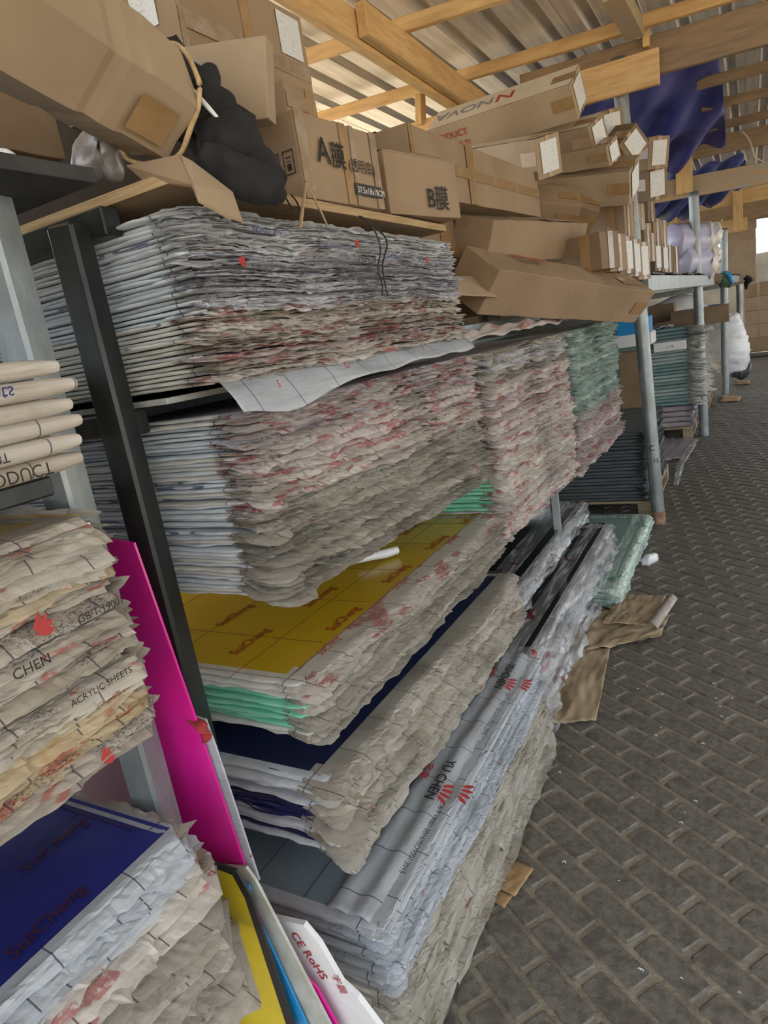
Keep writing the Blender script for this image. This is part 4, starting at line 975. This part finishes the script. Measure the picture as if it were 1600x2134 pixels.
# roll cartons: (left pixel, y, right end pixel, y, size, roll deg, material, label, texts)
def rollbox(p0, y0, p1, y1, w_, h_, roll, mat, label, seed, labels=True, texts=(), tapes=None, topmat=None, group=None, dent=.005, yawd=.45):
    c0 = P(*p0, y=y0 + yawd); c1 = P(*p1, y=y1); LL = (c1 - c0).length
    mw = cframe(c0, c1, math.radians(roll)) @ Matrix.Translation((0, -w_ / 2, -h_ / 2))
    tp = tapes if tapes is not None else (('F', LL - .13, h_ * .35, LL, h_ * .7), ('T', LL - .13, w_ * .3, LL, w_ * .65), ('E', w_ * .4, 0, w_ * .6, h_))
    lb = (('E', w_ * .18, h_ * .12, w_ * .85, h_ * .88),) if labels else ()
    o = carton('cardboard_box', mw, LL, w_, h_, mat, label, group, tapes=tp, labels=lb, texts=tuple((f, (LL + a if a < 0 else a), b, *r) for f, a, b, *r in texts), dent=dent, seed=seed, cuts=12)
    if topmat:
        e = link('lit_top_panel', mesh('lit_top_panel', [(.0, .003, h_ + .0025), (LL - .003, .003, h_ + .0025), (LL - .003, w_ - .003, h_ + .0025), (.0, w_ - .003, h_ + .0025)], [(0, 1, 2, 3)]), M[topmat], o)  # pale overlay paints the upper face as lit
    return o
rollbox((915, 285), 4.35, (1206, 192), 4.35, .22, .20, 38, 'card2', 'topmost long carton with lettered upper face painted pale as lit, tilted on the heap', 11, yawd=.12, topmat='cardtop', dent=.002,
        texts=(('T', -.50, .155, 'NOVA', .11, 'grey_print', math.pi, (1, 1), 1.3), ('T', -.36, .155, 'N', .11, 'red_print', math.pi, (1, 1), 1.5), ('F', -.98, .115, 'G PRODUCT', .055, 'red_print'), ('F', -.98, .05, 'WITH CARE !!!', .048, 'red_print')))
rollbox((1000, 330), 4.4, (1247, 280), 4.5, .17, .17, 30, 'card', 'second carton down in the heap, just under the lettered one', 12, topmat='cardtop')
rollbox((1180, 290), 5.0, (1275, 262), 5.0, .17, .19, 8, 'card', 'short carton end standing just left of the roof post', 13)
rollbox((980, 345), 3.9, (1143, 325), 3.9, .16, .20, 12, 'card2', 'pale carton end with label facing the aisle, above the long taped carton', 14, topmat='cardtop')
rollbox((1080, 345), 4.3, (1278, 315), 4.5, .13, .12, 30, 'card2', 'slim pale carton lying across the middle of the heap', 15)
rollbox((1190, 315), 4.9, (1322, 300), 4.9, .17, .17, 45, 'card3', 'darker carton with a diamond end, right of the slim pale one', 16)
rollbox((1270, 330), 5.4, (1372, 318), 5.4, .16, .20, 0, 'card', 'glossy taped carton end at the upper right of the heap', 17)
rollbox((1270, 390), 5.5, (1368, 382), 5.5, .17, .22, 6, 'card3', 'glossy taped carton end directly below the upper right one', 18)
rollbox((1090, 395), 4.3, (1322, 375), 4.7, .24, .20, 30, 'card2', 'broad creased carton across the heap above the diamond ends', 19, topmat=None)
rollbox((1080, 430), 3.7, (1200, 442), 4.3, .19, .19, 42, 'card', 'carton with a white diamond label on its end, left one of two', 20)
rollbox((1130, 425), 4.1, (1237, 448), 4.7, .18, .18, 45, 'card', 'carton with a white diamond label on its end, right one of two', 22)
rollbox((1180, 470), 4.6, (1275, 470), 5.1, .17, .19, 40, 'card3', 'carton with a shiny narrow diamond end right of the labelled pair', 23)
# rows of small box ends on the far rack
rgb = random.Random(21); cnt = 0
for row_, (pya, pyb, xa, xb, nn_) in enumerate(((520, 548, 1245, 1330, 5), (455, 470, 1285, 1345, 4), (505, 520, 1330, 1352, 2), (485, 492, 1352, 1376, 2), (535, 545, 1354, 1400, 4), (415, 450, 1340, 1352, 1))):
    for i in range(nn_):
        t_ = (i + .5) / nn_; px = xa + (xb - xa) * t_; py = pya + (pyb - pya) * t_
        e_ = P(px + 8, py, x=-.66 if row_ != 1 else -.70); wy = (.115 * (e_.y / 5.5) ** 1.0) if row_ != 0 else .20
        h_ = .21 if row_ in (0,) else .20
        h_ = (70 if row_ in (0, 1) else 52) * (e_.y * 1.02) / F * .92
        mw = frame(e_ + Vector((-.85, .9 * .35 - wy / 2, -h_ / 2)), (1, -.35 + rgb.uniform(-.03, .03), 0), (0, 0, 1))
        carton('cardboard_box', mw, .9, wy * .92, h_, rgb.choice(['card', 'card2', 'card3']), 'small taped roll carton end in the rows on the far rack', 'small carton ends on the far rack',
               tapes=(('E', wy * .35, 0, wy * .6, h_, 'cleartape'), ('F', .78, 0, .84, h_, 'tape')), labels=(('E', wy * .1, h_ * .12, wy * .75, h_ * .88),) if rgb.random() < .4 else (), dent=.004, seed=100 + cnt, cuts=3); cnt += 1
# cartons filling the gap right of the topmost stack
def facebox(p00, p11, xx, dep, mat, label, seed, tapes=True, roll=0, **k):
    a = P(p00[0], p11[1], x=xx); b = P(p11[0], p11[1], x=xx); t = P(p00[0], p00[1], x=xx)
    b.z = a.z; LL = b.y - a.y; H_ = max(.05, t.z - a.z)
    return carton('cardboard_box', frame(a, (0, 1, 0), (0, 0, 1)) @ Matrix.Rotation(roll, 4, 'Y'), LL, dep, H_, mat, label, None,
                  tapes=(('F', LL * .40, 0, LL * .52, H_), ('F', 0, H_ * .45, LL, H_ * .6)) if tapes else (), dent=.004, seed=seed, **k)
facebox((850, 440), (1022, 600), -1.12, .45, 'card3', 'taped carton behind the far end of the topmost stack', 41)
facebox((905, 600), (1030, 668), -1.15, .4, 'card3', 'lower carton below the taped one, right of the topmost stack', 42, False)
q = [P(950, 575, x=-1.0), P(1008, 575, x=-1.02), P(1036, 617, x=-.92), P(940, 612, x=-.95)]
fl = link('loose_flap', mesh('loose_flap', q + [v + Vector((0, 0, -.004)) for v in q], [(0, 1, 2, 3), (7, 6, 5, 4), (0, 4, 5, 1), (1, 5, 6, 2), (2, 6, 7, 3), (3, 7, 4, 0)]), M['card2'])
tag(fl, 'loose open carton flap left of the jutting long carton', 'flap')
nb = facebox((1000, 632), (1200, 682), -1.35, .3, 'card3', 'dim lettered carton under the jutting long carton', 43, False, texts=(('F', .05, .02, 'N', .12, 'black_print'), ('F', .28, .02, 'N', .12, 'red_print')))

# upper left heap
def cornerbox(pc, yc, pl, pr_len, w_, h_, mat, label, seed, yaw=0.0, **k):
    c0 = P(*pc, y=yc); d = Vector((math.sin(yaw), math.cos(yaw), 0))
    return carton('cardboard_box', frame(c0, d, (0, 0, 1)), pr_len, w_, h_, mat, label, None, dent=.003, seed=seed, **k)
cornerbox((395, 150), 1.42, None, .56, .45, .28, 'card', 'big taped carton high on the left heap with two labels', 51, cuts=8,
          tapes=(('F', .0, .10, .56, .14, 'cleartape'), ('F', 0, 0, .02, .28, 'cleartape'), ('F', .25, .12, .29, .28), ('N', .16, .0, .19, .28)), labels=(('N', .31, .12, .39, .26), ('F', .42, .15, .53, .26), ('F', .15, .22, .22, .28)))
cornerbox((535, 130), 1.50, None, .42, .3, .12, 'card', 'flat carton under the big one, overhanging toward the roof timber', 52, cuts=6,
          tapes=(('F', 0, .07, .42, .10, 'cleartape'), ('F', .10, 0, .13, .12, 'cleartape')), texts=(('F', .30, .075, 'THIS', .018, 'black_print'),)) if False else None
cornerbox((492, 222), 1.60, None, .16, .3, .13, 'card3', 'small carton behind the pictogram carton', 53, cuts=4, tapes=(('F', .06, 0, .10, .13),))
cornerbox((545, 245), 1.66, None, .16, .3, .13, 'card', 'small carton right of the one behind the pictogram carton', 54, cuts=4, tapes=(('F', .02, 0, .05, .13, 'cleartape'),))
cornerbox((606, 262), 1.74, None, .15, .3, .115, 'card', 'small plastic-taped carton right behind the marked A carton', 55, cuts=4, tapes=(('F', 0, .05, .15, .09, 'cleartape'), ('F', .10, 0, .13, .115)))
pcb = carton('cardboard_box', frame(P(505, 262, y=1.26), Vector((-.93, -.2, .12)), (0, .1, 1)) @ Matrix.Rotation(math.pi, 4, 'Z') @ Matrix.Translation((-.2, -.02, 0)), .27, .04, .155, 'card2', 'open grey-brown carton with a pen scribble, behind the black fabric', None, dent=.003, seed=56, cuts=5,
             labels=(), texts=(('F', .04, .105, '/KO-TN', .028, 'grey_print'),))
# back cartons at far upper left, the last two added to block light
cornerbox((185, 120), 1.35, None, .40, .5, .35, 'card', 'carton at the very top left behind the torn long one', 57, cuts=6, labels=(('N', .05, .2, .12, .3),))
cornerbox((-40, 300), 1.05, None, .22, .2, .16, 'card3', 'dim brown carton in the shade under the torn long one', 58, cuts=4)
carton('cardboard_box', Matrix.Translation((-2.35, 1.45, 1.987)), 1.12, .5, .42, 'cardshade', 'added dark carton blocking the bright gap at the far left', None, cuts=4, seed=59)  # added to hide the bright gap, with shade in its colour
carton('cardboard_box', Matrix.Translation((-2.3, .05, 1.979)), .95, .68, .42, 'cardshade', 'added dark carton blocking light on the black shelf at the left edge', None, cuts=4, seed=60)  # added blocker too, painted as dark as the shade around it

# the torn hexagonal long carton
c0 = P(-150, -85, y=.62); c1 = P(318, 218, y=.99); LL = (c1 - c0).length
hexr = .103; seg = 6; NS = 26; vs_, fs = [], []
rot0 = math.radians(20)
for i in range(NS + 1):
    t_ = i / NS; x = LL * t_
    for k_ in range(seg * 3):
        a0 = math.floor(k_ / 3); f_ = (k_ % 3) / 3
        A = Vector((0, math.cos(rot0 + a0 * math.pi / 3), math.sin(rot0 + a0 * math.pi / 3))); B = Vector((0, math.cos(rot0 + (a0 + 1) * math.pi / 3), math.sin(rot0 + (a0 + 1) * math.pi / 3)))
        q = A.lerp(B, f_) * hexr; xx = x
        if i == NS: xx += .018 * mn.noise(Vector((k_ * .7, 3, 1))) ; q *= 1 + .05 * mn.noise(Vector((k_ * .9, 1, 1)))
        q *= 1 - .05 * math.exp(-((xx - (LL - .17)) / .012) ** 2)
        q += mn.noise_vector(Vector((xx * 6, q.y * 8, q.z * 8))) * (.004 + (.006 if i > NS - 8 else 0))
        vs_.append((xx, q.y, q.z))
S_ = seg * 3
for i in range(NS):
    for k_ in range(S_): fs.append((i * S_ + k_, i * S_ + (k_ + 1) % S_, (i + 1) * S_ + (k_ + 1) % S_, (i + 1) * S_ + k_))
hb = link('torn_carton', mesh('torn_carton', vs_, fs), M['card2']); hb.matrix_world = frame(c0, c1 - c0, (0, 0, 1))
sol = hb.modifiers.new('thickness', 'SOLIDIFY'); sol.thickness = .004
tag(hb, 'big hexagonal long carton with a torn open end, jutting across the upper left', 'box')
# torn lip ring, folded-in end, tape patch, hanging flap
lip = link('torn_lip', tube('torn_lip', [(LL + .004, math.cos(a_) * hexr * .97, math.sin(a_) * hexr * .97) for a_ in [rot0 + k_ * math.pi / 9 for k_ in range(19)]], .0045, 6, .006, 3, 4), M['torn'], hb)
plug = link('inner_end', mesh('inner_end', [(LL - .03, math.cos(rot0 + k_ * math.pi / 3) * hexr * .95, math.sin(rot0 + k_ * math.pi / 3) * hexr * .95) for k_ in range(6)], [tuple(range(6))]), M['cardshade'], hb)  # dark colour stands in for the shade inside the carton
def hexquad(nm, side, u0, u1, x0, x1, mt, off=.007):
    A = Vector((0, math.cos(rot0 + side * math.pi / 3), math.sin(rot0 + side * math.pi / 3))) * (hexr + off); B = Vector((0, math.cos(rot0 + (side + 1) * math.pi / 3), math.sin(rot0 + (side + 1) * math.pi / 3))) * (hexr + off)
    q = [A.lerp(B, u) + Vector((x, 0, 0)) for x, u in ((x0, u0), (x1, u0), (x1, u1), (x0, u1))]
    return link(nm, mesh(nm, q, [(0, 1, 2, 3)]), M[mt], hb)
for (sd, u0, u1, x0, x1, mt) in ((3, .25, .8, LL - .11, LL - .03, 'tape'),): hexquad('tape', sd, u0, u1, x0, x1, mt)
q = [P(375, 322, y=.93), P(400, 335, y=.93), P(440, 365, y=.95), P(485, 400, y=.97), P(505, 458, y=.95), P(470, 447, y=.92), P(412, 415, y=.89), P(405, 385, y=.88)]
fl = link('hanging_flap', mesh('hanging_flap', q + [v + Vector((-.003, .003, -.004)) for v in q], [tuple(range(8)), tuple(range(15, 7, -1))] + [(i, 8 + i, 8 + (i + 1) % 8, (i + 1) % 8) for i in range(8)]), M['card2']); child(fl, hb); part_label(fl, 'torn flap hanging down over the plywood edge')
q = [P(262, 345, y=.93), P(372, 322, y=.93), P(402, 385, y=.92), P(300, 378, y=.94)]
fl = link('lower_flap', mesh('lower_flap', q, [(0, 1, 2, 3)]), M['card']); child(fl, hb)
# black fabric bundle
o = link('black_fabric', tube('black_fabric', [P(345, 100, y=1.15), P(395, 175, y=1.12), P(430, 240, y=1.1), P(480, 310, y=1.08), P(540, 360, y=1.10), P(596, 398, y=1.14)], [.02, .045, .062, .058, .045, .012], 44, .028, 5, 16), M['black_cloth'])
tag(o, 'crumpled black fabric bundle spilling from behind the torn carton', 'fabric')
o = link('black_fabric', tube('black_fabric', [P(430, 330, y=1.0), P(480, 362, y=1.0), P(540, 385, y=1.02), P(590, 404, y=1.06)], [.02, .034, .03, .01], 36, .022, 9, 16), M['black_cloth'])
tag(o, 'lower fold of black fabric lying on the plywood edge', 'fabric')
o = link('black_fabric', patch('black_fabric', P(285, 110, y=1.2), P(368, 68, y=1.25), P(405, 120, y=1.25), P(330, 170, y=1.2), 10, 8, lambda u, v: (0, 0, .01 * math.sin(u * 5)), .01), M['black_cloth'])
tag(o, 'flat black fabric corner poking up under the white carton label', 'fabric')
o = link('white_strip', tube('white_strip', [P(400, 185, y=1.03), P(430, 220, y=1.03), P(468, 262, y=1.05)], [.003, .005, .002], 6), M['white']); tag(o, 'thin white curved strip along the black fabric', 'strip')
o = link('satin_bag', tube('satin_bag', [P(160, 372, y=.95), P(180, 345, y=.95), P(205, 322, y=.97), P(232, 350, y=.98), P(250, 375, y=.98)], [.012, .035, .045, .035, .01], 14, .012, 8), M['silverbag'])
tag(o, 'shiny grey bag tucked under the torn hexagonal carton', 'bag')
o = link('white_roll', tube('white_roll', [P(-20, 330, y=.72), P(10, 325, y=.74), P(28, 335, y=.74)], [.012, .011, .010], 12), M['white']); tag(o, 'white roll end at the left edge above the black shelf', 'roll')
# tan strap ends and black string ends over the plywood
for (pts, lb) in ((((638, 378), (634, 410), (628, 450), (626, 474)), 'left leg of the tan strap hanging over the plywood'), (((638, 378), (652, 408), (668, 440), (682, 470)), 'right leg of the tan strap hanging over the plywood')):
    q = [P(*p, x=-.845 + .008 * i) for i, p in enumerate(pts)]
    o = link('strap', tube('strap', q, [.004, .004, .005, .004], 6, 0, 0, 5, .5), M['strap']); tag(o, lb, 'strap')
for (pts, lb) in ((((590, 402), (600, 420), (610, 436)), 'short black string end left of the strap'), (((606, 405), (618, 420), (626, 440), (628, 462)), 'longer black string end beside the strap')):
    q = [P(*p, x=-.85) for p in pts]; o = link('string', tube('string', q, .0022, 5), M['string']); tag(o, lb, 'string')

# ------------------------------------------------------------------ far pallets
def pallet(x0, x1, y0, y1, label):
    o = empty('pallet', ((x0 + x1) / 2, (y0 + y1) / 2, 0)); tag(o, label, 'pallet')
    def pb(nm, a, b):
        me = box_me(nm, b[0] - a[0], b[1] - a[1], b[2] - a[2], .003, a); e = link(nm, me, M['pallet']); child(e, o)
    n_ = 6
    for i in range(n_):
        yy = y0 + (y1 - y0 - .1) * i / (n_ - 1); pb('slat', (x0, yy, .125), (x1, yy + .1, .145))
    for xx in (x0, (x0 + x1) / 2 - .05, x1 - .1):
        for yy in (y0, (y0 + y1) / 2 - .05, y1 - .1): pb('block', (xx, yy, .02), (xx + .1, yy + .1, .105))
        pb('runner', (xx, y0, .105), (xx + .1, y1, .125)); pb('runner', (xx, y0, 0), (xx + .1, y1, .02))
pallet(-2.6, -.70, 5.30, 6.6, 'wooden pallet under the dark grey sheet pile behind the first pipe post')
pallet(-2.6, -.62, 8.45, 9.9, 'wooden pallet under the teal sheet pile')
pallet(-2.6, -.55, 10.3, 12.0, 'farther wooden pallet beyond the teal sheet pile')
stack((-.74, 5.30, 0), 1.8, 1.3, .15, .70, 20, ['dkgrey'], 'dkgrey', 'dkgrey', 'dark grey sheet in the pile behind the first pipe post', 'dark grey sheets on the pallet', 61, .02, .006, .004, step=.05,
      endw=.006, toplabel='top dark grey sheet of the pile behind the first pipe post', jag=.3)
stack((-.62, 8.50, 0), 1.9, 1.3, .15, .40, 4, ['mauve'], 'mauve', 'mauve', 'mauve-grey sheet at the base of the teal pile', 'mauve-grey sheets at the base', 62, .03, .01, .006, step=.05, endw=.01, toprim=.3)
stack((-.60, 8.55, 0), 1.8, 1.3, .40, 1.30, 22, ['hazyplastic'], 'teal', 'teal', 'teal-edged sheet in the tall far pile behind the second pipe post', 'teal sheets in the far pile', 63, .10, .02, .012, step=.05,
      end_fn=lambda u, r: 'paleteal' if (.55 < u < .72 or r.random() < .2) else 'teal', endw=.006, jag=.6, toplabel='top teal-edged sheet of the tall far pile')
o = carton('cardboard_box', frame(P(1362, 735, y=8.35), (1, 0, 0), (0, 0, 1)), .34, .12, .10, 'white', 'white label-marked box lying in the teal sheet pile', None, tapes=(), texts=(('F', .14, .03, '▪ 15', .04, 'black_print'),), dent=.001, cuts=2)
for i, (px, py, w_, h_, lb) in enumerate(((1350, 700, .30, .11, 'brown carton with a white label, leftmost on the teal pile'), (1366, 697, .14, .13, 'small brown carton with a white label on the teal pile, middle'), (1382, 694, .14, .13, 'small brown carton with a white label on the teal pile, right of the middle'),
                                     (1398, 687, .62, .20, 'long brown carton on the teal pile right of the small ones'), (1352, 680, .30, .24, 'brown carton at the back of the teal pile'))):
    yy = 8.9 + (i == 4) * .4
    carton('cardboard_box', frame(P(px, py, y=yy), (1, 0, 0), (0, 0, 1)), w_, .3, h_, 'card3', lb, None, labels=(('F', w_ * .35, h_ * .2, w_ * .85, h_ * .7),) if i < 3 else (), dent=.003, cuts=3, seed=i)
# white / blue foam rolls behind
o = link('blue_roll', tube('blue_roll', [P(1440, 655, y=12.2), P(1500, 648, y=12.2)], .11, 16), M['bboard']); tag(o, 'blue plastic roll beyond the teal pile, under the far rack', 'roll')
o = link('white_roll', tube('white_roll', [P(1350, 668, y=12), P(1420, 640, y=12), P(1470, 668, y=12)], [.16, .2, .16], 16, .02), M['white']); tag(o, 'white wrapped roll above the brown cartons, under the far rack', 'roll')
o = link('blue_stack_scrap', box_me('blue_stack_scrap', .30, .3, .16, .01), M['bboard']); o.location = P(1284, 703, y=6.9); tag(o, 'blue folded plastic block seen beside the greenish stack', 'plastic')
o = link('white_foam_block', box_me('white_foam_block', .34, .3, .12, .01), M['white']); o.location = P(1282, 727, y=6.9); tag(o, 'white foam block just below the blue one', 'foam')
o = link('brown_backing', box_me('brown_backing', .3, .1, 1.18, .01), M['card3']); q_ = P(1290, 800, y=7.2); o.location = (q_.x, q_.y, 0); tag(o, 'brown upright card beside the teal pile', 'card')
o = link('plastic_sack', tube('plastic_sack', [P(1508, 660, y=12.5), P(1515, 700, y=12.5), P(1520, 745, y=12.5), P(1522, 775, y=12.5)], [.2, .28, .3, .18], 16, .05, 12), M['white']); tag(o, 'white plastic sack hanging between the far pipe posts', 'sack')
o = link('grey_sack', tube('grey_sack', [P(1525, 772, y=13.4), P(1546, 770, y=13.4), P(1562, 774, y=13.4)], [.12, .18, .1], 14, .05, 19), M['dkgrey']); tag(o, 'grey sack on the floor beside the farthest pipe post', 'sack')
# paper on floor by second post
floorpatch('brown_paper', ((1378, 962), (1425, 955), (1455, 915), (1380, 912)), 14, 10, .01, .001, 'mauve', 'pale mauve film lying on the pavers in front of the teal pile', 'film', .01, 3)
o = link('film_strip', tube('film_strip', [P(1408, 1010, z=.02), P(1420, 965, z=.03), P(1438, 935, z=.03), P(1452, 915, z=.02)], [.02, .035, .04, .02], 8, .01, 3, 6, .3), M['c_clear']); tag(o, 'twisted clear film strip on the pavers between the pipe posts', 'film')
floorpatch('cardboard_scrap', ((1500, 838), (1540, 836), (1545, 826), (1505, 824)), 6, 4, .01, .004, 'kraft', 'flat kraft scrap at the foot of the third pipe post', 'cardboard', .01)
floorpatch('cardboard_scrap', ((1532, 802), (1562, 800), (1562, 793), (1535, 793)), 6, 4, .01, .004, 'kraft', 'flat kraft scrap at the foot of the farthest pipe post', 'cardboard', .01)

# lavender rolls in clear plastic on the far rack
lv = empty('wrapped_rolls', P(1450, 575, y=8.6)); tag(lv, 'lavender roll bundle in clear plastic standing on the far rack', 'wrapped rolls')
for (pa, pb_, r_) in (((1400, 505), (1468, 500), .19), ((1412, 548), (1466, 545), .19)):
    a = P(*pa, y=8.6); b = P(*pb_, y=8.9)
    e = link('roll', tube('roll', [a, a.lerp(b, .5), b], r_, 22, .015, 3), M['purple']); child(e, lv)
    c_ = P(pb_[0] + 26, pb_[1] + 4, y=8.95)
    e = link('plastic_end', tube('plastic_end', [b - (b - a) * .1, b.lerp(c_, .5), c_], [r_ * 1.03, r_ * .95, r_ * .5], 20, .06, 6), M['hazyplastic']); child(e, lv)
o = link('wood_offcut', tube('wood_offcut', [P(1478, 578, y=9.6), P(1502, 583, y=9.6)], .06, 8), M['timber2']); tag(o, 'short wood offcut on the far rack right of the lavender rolls', 'wood')
o = link('green_netting', tube('green_netting', [P(1500, 572, y=10), P(1512, 585, y=10), P(1526, 592, y=10)], [.06, .1, .03], 12, .03, 3), M['greennet']); tag(o, 'bunched green netting on the far rack edge', 'netting')
o = link('blue_plastic', tube('blue_plastic', [P(1515, 566, y=9.9), P(1521, 578, y=9.9), P(1526, 592, y=9.9)], [.015, .03, .012], 8, .012, 5), M['bboard']); tag(o, 'blue plastic scrap beside the green netting', 'plastic')
o = link('black_clip', tube('black_clip', [P(1553, 577, y=12.5), P(1558, 585, y=12.5), P(1554, 596, y=12.5), P(1556, 603, y=12.5)], [.04, .05, .02, .02], 8, .03, 8), M['black_cloth']); tag(o, 'black rag hooked on the far rack corner', 'rag')
# cartons stacked on the far rack end
for i, (py, h_) in enumerate(((598, 27), (568, 27), (542, 26), (515, 27), (488, 26))):
    a = P(1506, py, y=13.9); hh = h_ * 14.2 / F
    carton('cardboard_box', frame(a, (1, .02 * i, 0), (0, 0, 1)), .52 - .01 * (i % 2), .5, hh, 'card2', ('bottom', 'second', 'third', 'fourth', 'top')[i] + ' carton of the column at the end of the far rack, counted upward', None,
           tapes=(('F', .2, hh * .4, .3, hh * .6),), dent=.005, cuts=3, seed=70 + i)
# wall of cartons on a far pallet
pallet(-.12, 1.6, 17.6, 18.8, 'distant pallet under the wall of cartons')
for r_ in range(5):
    for k_ in range(3):
        carton('cardboard_box', frame(Vector((-.12 + k_ * .58, 17.62, .15 + r_ * .30)), (1, 0, 0), (0, 0, 1)), .57, .5, .295, ('card2', 'card')[(r_ + k_) % 2 == 0 and r_ != 2], 'far carton in the wall of cartons on the distant pallet', 'wall of far cartons',
               tapes=(('F', .25, 0, .31, .295, 'tape'),), texts=(('F', .12, .12, '▴', .05, 'grey_print'),), dent=.004, cuts=2, seed=200 + r_ * 3 + k_)
